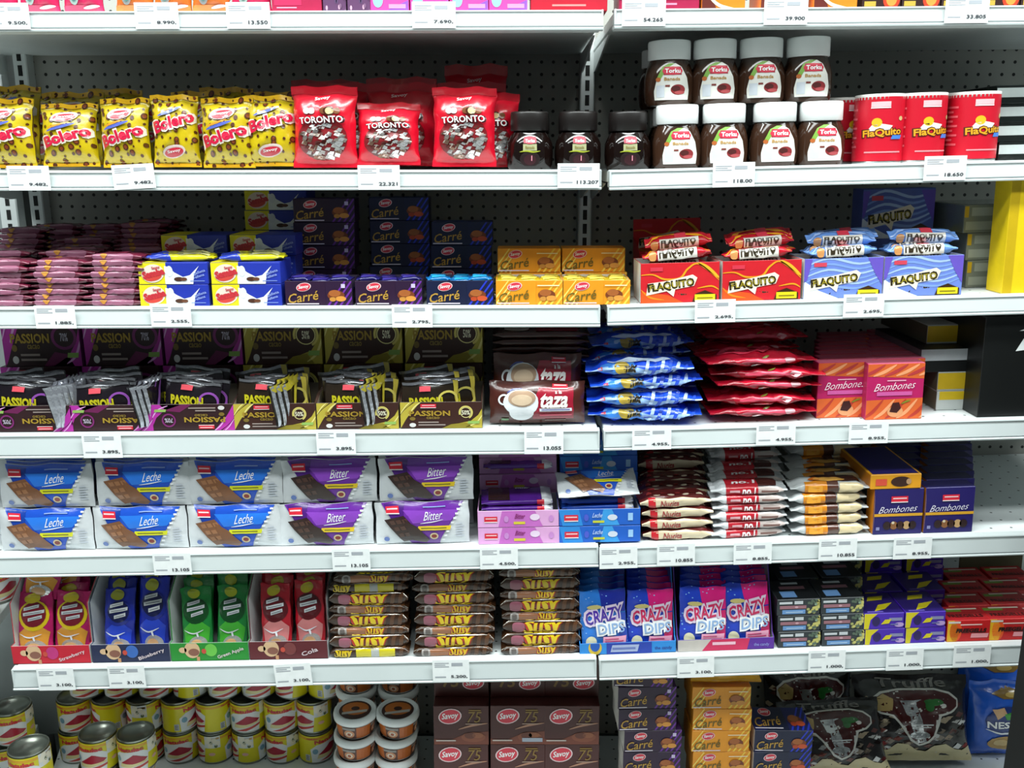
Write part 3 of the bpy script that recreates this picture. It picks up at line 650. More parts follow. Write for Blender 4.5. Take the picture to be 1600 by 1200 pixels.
# flaquito display boxes
def flaq(c):
    def a(A):
        if c=='r':
            A.line(M('f0a01c'),[(-.05,.7),(.15,.72),(.3,.6),(.5,.62),(.6,.85),(.75,.95),(1.05,.45)],.05,2); A.line(M('f5b52a'),[(.72,1),(.85,.85),(1.0,.6)],.1,2)
            A.line(M('f0841c'),[(0,.35),(.12,.15),(.3,.08)],.05,2); A.poly(M('e8531c'),[(0,0),(.55,0),(.35,.2),(0,.3)],1); A.line(M('f0a01c'),[(.72,.35),(.9,.4),(1,.3)],.04,2)
        else:
            for k in range(6): A.line(M('a9c4ec' if k%2 else '7f9fe0'),[(-.05,.1+.13*k),(.3,.3+.14*k),(.7,.25+.12*k),(1.05,.5+.1*k)],.06,1)
            A.poly(M('e3eaf6'),[(0,0),(.45,0),(.2,.2),(0,.45)],2); A.poly(M('6a55c0'),[(.8,1),(1,1),(1,.3),(.9,.6)],2); A.poly(M('6a55c0'),[(0,1),(.1,1),(.04,.5),(0,.4)],2)
        A.rect(M('d8364a' if c=='r' else 'd8455a'),.12,.80,.28,.90,3)
        A.poly(M('eee4d2'),[(.07,.20),(.09,.50),(.35,.56),(.66,.70),(.72,.62),(.68,.42),(.44,.34),(.42,.16),(.33,.30)],3)
        A.text(M('2a2208'),'FLAQUITO',.385,.435,.25,4,rot=7,w=.60,bold=.05); A.text(M('b8a42a'),'FLAQUITO',.39,.44,.16,5,rot=7,w=.55,bold=-.005)
        A.poly(M('3a2208'),[(.66,.02),(.7,.22),(.82,.30),(.97,.18),(.97,.02)],3); A.rect(M('e3d41c'),.69,.04,.95,.20,4); A.lines(M('8a7a10'),.72,.08,.92,.15,1,5)
    return a
FW,FH=wpx(3,122),hpx(3,62)
ft={c:tray('display_box',FW,.085,FH,[(0,FH),(.085,FH)],FH,M('cf1d28' if c=='r' else '6f88d8'),M('d8d2cc'),flaq(c)) for c in 'rb'}
fl_={c:tray('display_box',FW*1.0,.085,FH,[(0,FH),(.085,FH*1.3)],hpx(3,112),M('cf1d28' if c=='r' else '6f88d8'),M('cf1d28' if c=='r' else '6f88d8'),flaq(c),back=lambda A,c=c:sub(A,0,.42,1,.56,flaq(c))) for c in 'rb'}
def fbar(c):
    def a(A):
        k=A.k; A.rect(M('efe8de','film'),.22,k*.1,.80,k*1.6,2); A.text(M('3a3020','film'),'FLAQUITO',.5,k*.75,k*.9,3,w=.52,bold=.05); A.ell(M('d8985a','film'),.14,k*.7,.06,k*.5,3); A.line(M('f0a01c' if c=='r' else '9fbcf0','film'),[(0,k*1.5),(.4,.8),(1,.6)],.08,1)
        A.rect(M('d8364a','film'),.45,k*1.6,.62,.9,3)
    return a
fb={c:bar('chocolate_bar',wpx(3,104),.024,.015,M('c8182a' if c=='r' else '6f9be0','film'),fbar(c),seed=6,cr=.07,tr=.06) for c in 'rb'}
for i,(px,c) in enumerate(((1062,'r'),(1189,'r'),(1316,'b'),(1440,'b'))):
    w_=('left red','right red','left pale blue','right pale blue')[i]
    P(ft[c],3,'R',px,.002,f"{w_} open display box of wafer bars",'display box','open wafer bar boxes')
    for lv in range(6):
        for yy in ((.004,.030,.056) if lv>3 or lv==0 else (.030,)):
            if lv==5 and yy<.01: continue
            P(fb[c],3,'R',px,yy,f"{'red' if c=='r' else 'pale blue'} wafer bar in the {w_} display box, {ORD[lv]} layer up, {('front','middle','rear')[int(yy/.026)]}",'wafer bar',f"wafer bars in the {w_} box",dz=.002+lv*.0152,rz=rnd.uniform(-6,6) if lv>3 else 0,ry=rnd.uniform(-5,2) if lv>=4 else 0,rx=rnd.uniform(18,34) if lv==5 else 0,dx=rnd.uniform(-.006,.006) if lv>3 else 0)
P(fl_['r'],3,'R',1053,.19,'red display box with raised lid panel standing at the back behind the left red box','display box')
P(carton('snack_box',wpx(3,122),.05,hpx(3,158),M('5468b8'),lambda A:sub(A,0,.48,1,.5,flaq('b'))),3,'R',1396,.16,'tall pale blue box standing upright behind the pale blue display boxes','box')
cl=M('767c72','film'); cp_=M('9aa094','film')
cbx=carton('clear_biscuit_tub',wpx(3,120),.15,hpx(3,44),cl,lambda A:(A.rect(cp_,.03,.1,.97,.4),A.rect(M('c9a21c'),.0,.55,.06,.95,2),A.rect(cp_,.1,.6,.9,.9)),top=lambda A:A.rect(cp_,.05,.05,.95,.95),sides={})
stack(cbx,3,'R',1566,.075,3,hpx(3,44),'dull clear-wrapped carton beside the tall yellow box','carton','clear-wrapped cartons')
P(carton('yellow_carton',wpx(3,90),.05,hpx(3,172),M('e8c815'),lambda A:A.rect(M('c9a810'),.0,0,.16,1,1)),3,'R',1610,.0,'tall plain yellow carton at the right edge of the third shelf','carton')
# ================================================================ FOURTH SHELF
def passion(c,inv=False,small=False):
    g=(c=='g')
    def a(A):
        B=Art(A.W,A.H)
        sw=M('b9a83c') if g else M('b02c9c'); sw2=M('e8dc86') if g else M('e0a0dc')
        B.poly(sw,[(0,.55),(.06,.75),(.16,1),(0,1)],1); B.line(sw,[(-.02,.0),(.05,.5),(.24,1.05)],.26,1); B.line(sw2,[(.1,.5),(.17,.8),(.26,1.02)],.05,2); B.line(sw2,[(.0,.55),(.07,.85),(.14,1.03)],.04,2)
        B.poly(sw,[(1,0),(1,.8),(.95,.5),(.84,.22),(.62,0)] if not g else [(1,0),(1,.75),(.95,.5),(.86,.28),(.7,.18),(.5,.0)],1); B.line(sw2,[(.8,.05),(.93,.22),(1.02,.6)],.05,2)
        if g: B.poly(M('8c7d22'),[(.5,0),(.62,.16),(.8,.22),(.9,.0)],2)
        else: B.poly(M('6a1a4e'),[(.5,0),(.66,.3),(.82,.25),(.9,0)],1)
        if g: B.ring(M('d8c86a'),.80,.60,.26,.05,3,-60,200); B.ring(M('f0e69a'),.80,.60,.20,.02,3); B.text(M('e9e3c8'),'50%',.80,.60,.17,4,w=.1)
        else: B.ring(M('7a2468'),.80,.60,.26,.06,3); B.text(M('b9b0c0'),'70%',.80,.60,.17,4,w=.1)
        univ(B,.25,.78,.44,.93,3)
        B.text(M('a8892c'),'PASSION',.36,.58,.20,4,w=.50,bold=.03); B.text(M('8c7430'),'cacao',.40,.41,.09,4,w=.16)
        B.ell(M('7a6426'),.15,.38,.035,.07,3); B.ell(M('d5d2d0'),.15,.14,.04,.08,3); B.lines(M('9c8c86'),.22,.10,.55,.30,2,3); B.rect(M('8fb45a'),.82,.18,.96,.28,4,.01)
        for v,f,m,l in B.sh:
            if inv: v=[(A.W-x,A.H-y) for x,y in v]
            A.sh.append((v,f,m,l))
    return a
PB={'v':M('2e1418'),'g':M('3a1c14')}
PW=wpx(4,128); PHt=hpx(4,70,.10)*1.06; PD=.09
pbx={c:carton('chocolate_bar_box',PW,PD,PHt,PB[c],passion(c),sides={'left':M('8c2a80' if c=='v' else 'b8a63e'),'right':M('8c2a80' if c=='v' else 'b8a63e')}) for c in 'vg'}
ptr={c:tray('display_box',wpx(4,128),.095,hpx(4,41),[(0,hpx(4,41)),(.03,hpx(4,50)),(.095,hpx(4,52))],hpx(4,52),PB[c],M('8c8072'),passion(c,inv=(c=='v'))) for c in 'vg'}
def pbar(c):
    g=(c=='g')
    def a(A):
        A.rect(M('9a9aa0','foil'),0,.93,1,1,2); A.rect(M('9a9aa0','foil'),0,0,1,.06,2)
        A.text(M('b8b01c','film'),'PASSION',.42,.52,.22,3,w=.60,bold=.05); A.rect(M('d8505c','film'),.3,.76,.5,.88,3); 
        A.ring(M('c9bb5a' if g else '8a4aa0','film'),.82,.55,.22,.05,3); A.line(M('6a2a80' if not g else 'a89a2a','film'),[(0,.1),(.3,.2),(.6,.12),(1,.25)],.08,2)
        if g: A.poly(M('b8a63e','film'),[(.9,1),(1,1),(1,.2),(.95,.5)],2)
    return a
psb={c:bag('chocolate_tablet',wpx(4,88),hpx(4,72),.009,M('171018','film') if c=='v' else M('241a10','film'),pbar(c),seed=7,back=M('8f9096','foil'),wr=.001,pinch=.01,sb=.05,st=.06) for c in 'vg'}
pss={0:bag('chocolate_tablet',wpx(4,88),hpx(4,72),.009,M('b9bbc4','foil'),None,seed=7,back=M('8f9096','foil'),wr=.001,pinch=.01,sb=.05,st=.06),1:bag('chocolate_tablet',wpx(4,88),hpx(4,72),.009,M('16101a','film'),lambda A:(A.rect(M('b9bbc4','foil'),0,.9,1,1,2),A.rect(M('b9bbc4','foil'),0,0,.10,1,2),A.line(M('7a4a90','film'),[(.2,.2),(.5,.5),(.8,.9)],.1,1)),seed=7,back=M('8f9096','foil'),wr=.001,pinch=.01,sb=.05,st=.06),2:bag('chocolate_tablet',wpx(4,88),hpx(4,72),.009,M('241a10','film'),lambda A:(A.rect(M('a89a2a','film'),0,.8,1,1,2),A.rect(M('b9bbc4','foil'),0,0,.10,1,2),A.line(M('c8b83a','film'),[(.2,.1),(.5,.6),(.8,.9)],.14,1)),seed=7,back=M('8f9096','foil'),wr=.001,pinch=.01,sb=.05,st=.06)}
fp=(52,177,304,431,560,690)
for i,px in enumerate(fp):
    c='v' if i<3 else 'g'; cn='purple' if c=='v' else 'gold'
    P(ptr[c],4,'L',px,.003,f"open {cn} and brown display box of tablets, {ORD[i]} from the left",'display box','open tablet display boxes')
    r=random.Random(i+20)
    for k in range(6):
        side=(k%2)*2-1
        P(psb[c],4,'L',px,.012+.0125*k,f"dark wrapped tablet standing in the {ORD[i]} display box, {ORD[k]} from the front",'chocolate tablet',f"tablets in the {ORD[i]} display box",dz=.0025,rx=-6-k*1.0,ry=r.uniform(-4,7) if k<3 else r.uniform(-9,9),rz=r.uniform(-6,8),dx=side*r.uniform(.006,.018),s=(1,1,.94+.02*k))
    # a few tablets standing edge-on beside them
    bx=(70,140,240,400,490,600)[i]
for i,(px,n) in enumerate(((122,5),(250,3),(462,3),(598,3))):
    c='v' if i<2 else 'g'
    for k in range(n):
        P(pss[(0,1,2,2)[i]],4,'L',px+k*7-9,.016+.007*k,f"silver-backed tablet turned sideways between the display boxes, {ORD[k]} from the left of group {ORD[i]}",'chocolate tablet','tablets turned sideways',dz=.004,rz=68+k*4,rx=-2,s=(.6,1.3,.95),ry=-10)
bp_=(70,196,321,445,570,695)
for i,px in enumerate(bp_):
    c='v' if i<3 else 'g'; cn='purple' if c=='v' else 'gold'
    for r_ in (0,1):
        P(pbx[c],4,'L',px,.112,f"closed {cn} and brown tablet box, {('lower','upper')[r_]} box of the {ORD[i]} stack from the left",'box','closed tablet boxes behind',dz=r_*(PHt+.0004))
# cocoa packs with a cup
def taza(A):
    A.rect(M('4a1f18','film'),0,0,1,1,1); A.poly(M('a01830','film'),[(.40,.30),(.88,.30),(.88,.86),(.52,.86)],2); A.rect(M('8c1228','film'),.45,.12,.88,.3,2)
    A.ell(M('e9ecef','film'),.33,.30,.13,.22,3); A.ell(M('e4e8ec','film'),.33,.52,.185,.32,3); A.ell(M('b99a80','film'),.34,.62,.145,.20,4); A.ell(M('d6bda0','film'),.34,.58,.11,.13,5); A.ring(M('e9ecef','film'),.15,.58,.13,.04,3); A.line(M('3a4a9a','film'),[(.18,.74),(.25,.83),(.34,.85)],.03,5)
    A.text(M('f4ece8','film'),'taza',.68,.56,.34,5,shear=.2,w=.30,bold=.03); A.text(M('f4ece8','film'),'a la',.72,.76,.09,5,w=.07); univ(A,.66,.82,.82,.95,3)
    A.rect(M('e3e6f0','film'),.52,.31,.86,.38,4); A.lines(M('4a4a9a','film'),.54,.33,.84,.37,1,5); A.rect(M('c8405a','film'),.52,.20,.86,.24,4); A.rect(M('5f8a5a','film'),.12,.07,.2,.13,4); A.lines(M('b8a8a0','film'),.58,.06,.8,.11,1,4)
tz=bag('cocoa_pack',wpx(4,150),hpx(4,66),.035,M('4f241a','film'),taza,seed=9,wr=.001,pinch=.01,sb=.06,st=.06,cell=.006)
tzf=bar('cocoa_pack',wpx(4,158),.066,.0125,M('42201a','film'),lambda A:(A.rect(M('8c1228','film'),.45,A.k*1.2,.88,.8,1),A.ell(M('b8aaa0','film'),.25,.55,.13,.25,1)),seed=9,cr=.04,tr=.05,n=5)
P(tz,4,'L',840,.004,'front brown and red pack with a white cup, beside the gold display boxes','cocoa pack',rx=-4,dz=.002)
P(tz,4,'L',841,.050,'brown and red cup pack propped upright just behind and above the front one','cocoa pack',rx=-8,dz=.012,s=(.95,1,1.35))
for k in range(11): P(tzf,4,'L',846+rnd.uniform(-2,2),.10,f"dark brown cup pack lying flat in the stack behind, {ORD[k]} from the bottom",'cocoa pack','cup packs lying in the rear stack',dz=k*.0128+.0004,rz=rnd.uniform(-3,3))
# big soft packs lying in heaps
def bluepk(A):
    k=A.k; A.line(M('9cc0f0','film'),[(.0,k*.4),(.3,k*.7),(.6,k*.3),(1,k*.6)],.09,1)
    for x in (.55,.62,.69,.76,.83,.90): A.line(M('b9d2f4' if int(x*100)%2 else '2f55d0','film'),[(x-.03,0),(x+.02,k*.6),(x+.05,k+.2)],.05,2)
    A.poly(M('3d86e0','film'),[(.1,.05),(.5,.02),(.45,k),(.15,k*1.1)],1); A.ell(M('b59b3a','film'),.34,k*.7,.07,k*.4,3); A.rect(M('d84a4a','film'),.12,k*.5,.16,k*.8,3)
    A.text(M('2a2414','film'),'mix',.42,k*.65,k*.5,4,shear=.3,w=.12,bold=.06); A.ell(M('cfe0f8','film'),.5,k*1.5,.3,.1,2)
bl=[bar('blue_wafer_pack',wpx(4,178),.085,.027,M('1f4fe0','film'),bluepk,seed=s,cr=.09,tr=.16,wr=.005,n=2.6,nx=26) for s in (11,14)]
for Y,n,nm_,px0 in ((.004,4,'front',1008),(.10,5,'middle',1000),(.20,5,'rear',1000)):
    for k in range(n):
        P(bl[k%2],4,'R',px0+rnd.uniform(-8,8),Y,f"blue wafer pack lying in the {nm_} heap, {ORD[k]} from the bottom",'wafer pack',f"blue packs in the {nm_} heap",dz=k*.0245+.007,rz=rnd.uniform(-7,7),ry=rnd.uniform(-3,1) if k>1 else 0,s=(rnd.uniform(.93,1.03),1,.9))
def redpk(A):
    k=A.k; A.poly(M('8c0f22','film'),[(.0,0),(.3,.0),(.2,k),(0,k)],1); A.line(M('e0506a','film'),[(.3,k*.5),(.5,k*.6),(.8,k*.5)],.06,2); A.ell(M('e8b0b8','film'),.74,k*.6,.05,k*.2,3); A.line(M('8a8a3a','film'),[(.5,k*.8),(.54,k*.9),(.57,k)],.03,3); A.ell(M('e23a55','film'),.4,.6,.25,.2,1)
    A.rect(M('f6d9dc','foil'),.4,k*.12,.62,k*.2,3)
rp=[bar('red_wafer_pack',wpx(4,178),.085,.023,M('b8122c','film'),redpk,seed=s,cr=.10,tr=.18,wr=.0055,n=2.4,nx=26) for s in (21,24)]
for Y,n,nm_,px0 in ((.004,5,'front',1197),(.10,6,'middle',1178),(.20,7,'rear',1170)):
    for k in range(n):
        P(rp[k%2],4,'R',px0+rnd.uniform(-8,8),Y,f"glossy red wafer pack lying in the {nm_} heap, {ORD[k]} from the bottom",'wafer pack',f"red packs in the {nm_} heap",dz=k*.0208+.007,rz=rnd.uniform(-8,8),ry=rnd.uniform(-2,3) if k>1 else 0,s=(rnd.uniform(.9,1.03),1,.9))
def bom(A):
    A.poly(M('d9622c'),[(0,.78),(1,.72),(1,1),(0,1)],1); A.poly(M('d9622c'),[(0,0),(1,0),(1,.38),(0,.35)],1)
    for k in range(6): A.line(M('f0a070' if k%2 else 'b83a2c'),[(-.05+.2*k,.02),(.12+.2*k,.14),(.3+.2*k,.36)],.06,2); A.line(M('f0a070' if k%2 else 'b83a3c'),[(-.1+.2*k,.78),(.1+.2*k,.86),(.3+.2*k,.98)],.06,2)
    A.text(M('f7e6ee'),'Bombones',.50,.60,.13,3,rot=4,shear=.5,w=.70,bold=-.008); A.rect(M('cf5aa0'),.18,.43,.8,.50,3); A.lines(M('f0b0c8'),.35,.68,.68,.72,1,3); A.poly(M('3a1414'),[(.42,.14),(.47,.3),(.58,.31),(.62,.2),(.55,.12)],4); A.ell(M('e09a6a'),.52,.14,.14,.1,3); A.line(M('7a8a2a'),[(.62,.28),(.7,.32),(.78,.34)],.03,4)
pbw,pbh=wpx(4,88),hpx(4,86)
pkb=carton('bonbon_box',pbw,.030,pbh,M('b81a5e'),bom,sides={'top':M('c8607a'),'right':M('a8305a'),'left':M('a8204e')})
for i,(px,Y0,n) in enumerate(((1318,.022,8),(1396,.004,9))):
    for k in range(n):
        P(pkb,4,'R',px-(0 if k else 0),Y0+k*.0335,f"pink and orange bonbon box, {ORD[k]} from the front of the {('left','right')[i]} row",'bonbon box',f"pink boxes in the {('left','right')[i]} row",dz=0,dx=rnd.uniform(-.002,.002)-(0.0 if not k else 0.0))
# dim boxes at the right
b1=carton('candle_box',wpx(4,78),.20,hpx(4,30),M('aab0ac'),lambda A:A.rect(M('c9a81c'),.0,.1,1,.95),sides={'left':M('5c5c4a')})
b2=carton('candle_box',wpx(4,78),.20,hpx(4,30),M('c4c9c6'),lambda A:A.rect(M('d8b81c'),.05,.55,.95,1),sides={'left':M('6a6a56')})
b3=carton('black_white_box',wpx(4,100),.20,hpx(4,36),M('0d0f10'),lambda A:A.rect(M('b8bcc0'),0,.5,1,1),sides={'left':M('6a6870'),'top':M('15181a')})
P(b2,4,'R',1500,.05,'lowest pale and yellow box of the short stack beside the black carton','box')
P(b1,4,'R',1503,.05,'middle yellow-fronted box of the short stack beside the black carton','box',dz=hpx(4,30)+.0004)
P(b3,4,'R',1488,.05,'black and white box lying on top of the short yellow-fronted stack','box',dz=2*hpx(4,30)+.0008)
P(b1,4,'R',1488,.09,'shaded yellow box lying at the very top of the short stack','box',dz=2*hpx(4,30)+hpx(4,36)+.0012)
def wscr(A): A.poly(M('d8dcdc'),[(.35,.86),(.45,.89),(.62,.88),(.62,.86)],1); A.poly(M('d8dcdc'),[(.33,.66),(.40,.78),(.46,.8),(.52,.72),(.6,.78),(.66,.66),(.52,.68)],1)
P(carton('black_carton',wpx(4,150),.20,hpx(4,152),M('0c0e0e'),wscr),4,'R',1602,.0,'tall black carton with white marks at the right edge of the fourth shelf','carton')
# ================================================================ FIFTH SHELF
def tablet(c):
    b=(c=='b')
    def a(A):
        A.poly(M('1b4fc0' if b else '6a2a9a','film'),[(.07,1),(.95,1),(.90,.80),(.84,.62),(.76,.36),(.70,.12),(.68,.0),(.38,0),(.30,.22),(.16,.62)],2)
        A.poly(M('2a78e0' if b else '8a44bc','film'),[(.30,.8),(.9,.8),(.8,.55),(.40,.50)],3); A.poly(M('153c9a' if b else '4a1a78','film'),[(.1,.96),(.32,.96),(.3,.62),(.16,.62)],3)
        for i in range(9):
            y=.08+.1*i; x=.705+(.235*(y)); A.rect(M('eef0f2','film'),x-.012,y,x+.02,y+.045,4)
        ch='7d5236' if b else '33201c'; hi='9a6a48' if b else '4d342c'
        A.poly(M(ch,'film'),[(.09,.58),(.30,.68),(.38,.5),(.58,.10),(.52,.04),(.44,.12),(.30,.06)],5)
        for i in range(3):
            for j in range(3):
                x=.145+.066*i+.05*j; y=.555+.02*i-.145*j; A.poly(M(hi,'film'),[(x,y),(x+.05,y+.02),(x+.075,y-.07),(x+.025,y-.09)],6)
        A.poly(M(ch,'film'),[(.30,.6),(.45,.42),(.58,.12),(.54,.03),(.40,.1)],7)
        univ(A,.12,.72,.26,.90,6); A.text(M('f4f6fa','film'),'Leche' if b else 'Bitter',.62,.68,.20,6,rot=5,shear=.4,w=.19,bold=.0); A.line(M('f4f6fa','film'),[(.48,.5),(.6,.53),(.72,.58)],.02,6)
        A.lines(M('8fa6d8','film'),.52,.86,.76,.91,1,6); A.rect(M('dfe01c' if b else 'e8c52a','film'),.45,.34,.80,.44,6,.01); A.lines(M('7a7a1c','film'),.49,.37,.76,.42,1,7)
        A.ell(M('d9c79a','film'),.63,.20,.045,.08,6); A.ell(M('8a2a20','film'),.63,.20,.03,.045,7); A.ell(M('5f78b8','film'),.12,.13,.03,.055,4)
        A.lines(M('c2c8d2','film'),.86,.16,.95,.5,6,3)
    return a
TW,TH=wpx(5,146),hpx(5,66)
SIL=M('d3d7da','film')
tb={c:bag('chocolate_tablet_pack',TW,TH,.017,SIL,tablet(c),seed=s,sb=.03,st=.03,wr=.0012,pinch=.0,cell=.010,lay=.0003) for c,s in (('b',31),('p',33))}
rb5=carton('chocolate_box',TW*.98,.05,.156,M('1d62c8'),lambda A:(A.rect(M('c8c42a'),.38,.86,.62,.90,2),A.poly(M('2f86e0'),[(.1,.6),(.5,.7),(.9,.6),(.9,1),(.1,1)],1),A.ell(M('1a3c9a'),.5,.78,.3,.05,2)))
cols=[(74,75,'b'),(221,226,'b'),(368,370,'b'),(511,517,'p'),(661,668,'p')]
for i,(pl,pu,c) in enumerate(cols):
    cn='blue' if c=='b' else 'purple'
    for r_,px in ((0,pl),(1,pu)):
        for k in range(4):
            P(tb[c],5,'L',px+(k and rnd.uniform(-2,2)),.004+.0195*k+(.004 if r_ else 0),f"{cn} and silver tablet pack, {('lower','upper')[r_]} tier, {ORD[i]} column, {ORD[k]} from the front",'tablet pack',f"{cn} tablet packs",dz=r_*(TH*.985)+.0005,rx=-2.5-(r_*1.5))
    for k in range(3):
        P(rb5 if i<3 else tb[c],5,'L',px+rnd.uniform(-3,3),.088+.06*k,f"{cn} tablet pack or box well behind the {ORD[i]} column, {ORD[k]} row back",'tablet pack',f"rear {cn} tablet packs",dz=.0005,rx=-1,s=(1,1,1) if i<3 else (1,1,2.05))
def ptray(A):
    A.poly(M('c46ac0'),[(.25,0),(.8,0),(.7,1),(.3,1)],1); A.poly(M('e3a8dc'),[(.0,0),(.25,0),(.3,1),(0,1)],1); univ(A,.08,.3,.24,.66,3); A.ell(M('ead4ea'),.70,.6,.06,.2,3); A.text(M('8c2a70'),'Bitter',.52,.66,.3,3,shear=.3,w=.12); A.rect(M('d8c83a'),.44,.18,.58,.34,3); A.ell(M('c88acc'),.35,.5,.03,.2,3,n=10); A.ell(M('c88acc'),.9,.5,.03,.2,3,n=10)
def btray(A):
    A.poly(M('2a8ad8'),[(.05,0),(.3,0),(.25,1),(0,1)],1); A.poly(M('3a9ae0'),[(.5,0),(.75,0),(.65,1),(.55,1)],1); univ(A,.07,.28,.24,.68,3); A.ell(M('d6dce8'),.66,.5,.06,.18,3); A.text(M('b0c8f0'),'Leche',.48,.64,.28,3,shear=.3,w=.12); A.rect(M('c8cc3a'),.42,.18,.56,.32,3); A.rect(M('9cc8f0'),.85,.3,.91,.75,3); A.ell(M('4a5ac8'),.34,.5,.03,.22,3,n=10)
QW,QH=wpx(5,127),hpx(5,25.5)
pt=tray('display_box',QW,.085,QH,[(0,QH),(.085,QH)],QH,M('dfa6d6'),M('e2dce4'),ptray); bt=tray('display_box',QW,.085,QH,[(0,QH),(.085,QH)],QH,M('1b5fc4'),M('dfe3ea'),btray)
ptc=carton('chocolate_box',QW,.085,QH,M('dfa6d6'),ptray); btc=carton('chocolate_box',QW,.085,QH,M('1b5fc4'),btray)
def flat(c): return lambda A:(A.rect(M('33201c','film'),.1,A.k,.4,.9,2),A.rect(M('eef0f2','film'),.85,0,1,1,2),A.text(M('f4f6fa','film'),'Leche' if c=='b' else 'Bitter',.6,.75,.2,3,shear=.3,w=.2),A.rect(M('d9263a','film'),.78,A.k*.2,.88,A.k*.9,3))
fb2={c:bar('chocolate_tablet',wpx(5,112),.07,.0095,M('2458c8' if c=='b' else '5a2494','film'),flat(c),seed=2,cr=.05,tr=.04,n=5) for c in 'bp'}
for c,px,bay,cn in (('p',811,'L','pink'),('b',937,'L','blue')):
    Tc,Tt=(ptc,pt) if c=='p' else (btc,bt)
    P(Tc,5,bay,px,.003,f"closed {cn} chocolate box under the open {cn} one at the right of the fifth shelf",'box')
    P(Tt,5,bay,px,.003,f"open {cn} display box of tablets standing on its closed twin",'display box',dz=QH+.0005)
    for k in range(4): P(fb2[c],5,bay,px,.010+.0035*k,f"{'purple' if c=='p' else 'blue'} wrapped tablet lying in the open {cn} display box, {ORD[k]} from the bottom",'chocolate tablet',f"tablets in the {cn} display box",dz=QH+.002+.0098*k,rz=rnd.uniform(-2,3),dx=-.002)
    if c=='b': P(tb['b'],5,bay,px+2,.0,'silver and blue tablet pack lying tilted on top of the open blue display box','tablet pack',dz=QH+.044,rx=-70,rz=3,s=(.86,1,.9))
    for k in range(3): P(Tc,5,bay,px,.10,f"closed {cn} chocolate box behind the open one, {ORD[k]} from the bottom",'box',f"closed {cn} boxes behind",dz=k*(QH+.0004))
    P(tb[c],5,bay,px-2,.092,f"{'purple' if c=='p' else 'blue'} tablet pack standing upright behind the open {cn} box",'tablet pack',dz=.0005,rx=-1,s=(.86,.8,1.7)) if False else None
    for k in (3,4): P(Tc,5,bay,px,.105,f"{cn} chocolate box, {('fourth','fifth')[k-3]} from the bottom of the stack behind the open one",'box',f"closed {cn} boxes behind",dz=k*(QH+.0004))
    if c=='p': P(fb2['p'],5,bay,px,.085,'purple tablet lying just behind the open pink box','chocolate tablet',dz=QH*2+.0445)
# flow-packed stacks on the right bay
def cream(A):
    k=A.k; A.poly(M('e0cfae','film'),[(0,0),(1,0),(1,k*.9),(.8,k*.75),(.6,k*.95),(.4,k*.8),(.2,k*1.0),(0,k*.8)],2); A.poly(M('5e1c1c','film'),[(0,k*.8),(.2,k*1.0),(.4,k*.8),(.6,k*.95),(.8,k*.75),(1,k*.9),(1,1),(0,1)],1)
    A.rect(M('c4242e','film'),.12,0,.22,k*1.1,3); A.text(M('a8383a','film'),'Nucita',.42,k*.45,k*.4,4,shear=.2,w=.26); 
    for x in (.25,.45,.65,.85): A.ell(M('e6d4bc','film'),x,k*1.5,.05,.06,2); A.ell(M('8c2a2a','film'),x-.1,k*1.9,.04,.05,3)
crm=bar('wafer_pack',wpx(5,112),.045,hpx(5,17.5),M('6e2424','film'),cream,seed=41,cr=.06,tr=.09,wr=.0016,n=2.8)
def no1(A):
    k=A.k; A.rect(M('bf1d2e','film'),.20,0,.62,1,2); A.rect(M('e4e7ea','film'),0,0,.2,1,1); A.rect(M('c9b9b4','film'),.62,k*.2,.95,k*.9,2); A.lines(M('7a5a54','film'),.66,k*.35,.9,k*.6,1,3); A.poly(M('4a201c','film'),[(.62,k),(.85,k),(.9,1),(.62,1)],3)
    A.text(M('f6eef0','film'),'no.1',.50,k*.5,k*.55,4,shear=.15,w=.17,bold=.03); A.lines(M('f0b8c0','film'),.25,k*.35,.38,k*.65,1,4); A.text(M('f6eef0','film'),'no.1',.44,k+.28,.2,4,shear=.15,w=.30,bold=.03)
no=bar('wafer_pack',wpx(5,118),.045,hpx(5,14),M('d6dadd','film'),no1,seed=43,cr=.08,tr=.07,wr=.0012,n=2.8)
def orng(A):
    k=A.k; A.rect(M('e08a1c','film'),.18,0,.46,k*1.4,2); A.rect(M('5a3428','film'),.46,0,.6,1,2); A.poly(M('e3cfa4','film'),[(.6,0),(.9,k*.2),(.92,k),(.62,k)],3); A.rect(M('3a1c14','film'),.3,k*1.4,.9,1,2); A.ell(M('d8a04a','film'),.5,k*1.8,.2,.12,3); A.rect(M('f0a83a','film'),.22,k*.3,.4,k*.7,3); A.ell(M('c8641c','film'),.34,k*1.8,.1,.1,3)
og_=bar('wafer_pack',wpx(5,122),.045,hpx(5,17),M('c9cdce','film'),orng,seed=45,cr=.07,tr=.10,wr=.0018,n=2.8)
for q,px,h,n0,dn,what,col in ((crm,1058,hpx(5,16.6),4,1,'cream and dark red wafer pack','cream'),(no,1172,hpx(5,13.2),6,2,'white and red wafer pack','white and red'),(og_,1298,hpx(5,16),5,1,'orange and silver wafer pack','orange')):
    for rI in range(6):
        n=n0+(rI>2)
        hid=max(0,0)
        for k in range(n):
            if k*h>.155: break
            P(q,5,'R',px-(0 if rI<1 else rI*2),.006+rI*.0465+rnd.uniform(0,.004),f"{what}, {ORD[k]} from the bottom, {ORD[rI]} pile from the front",'wafer pack',f"{col} packs, {ORD[rI]} pile from the front",dz=k*h+.0003,rz=rnd.uniform(-3.5,3.5),dx=rnd.uniform(-.003,.003))
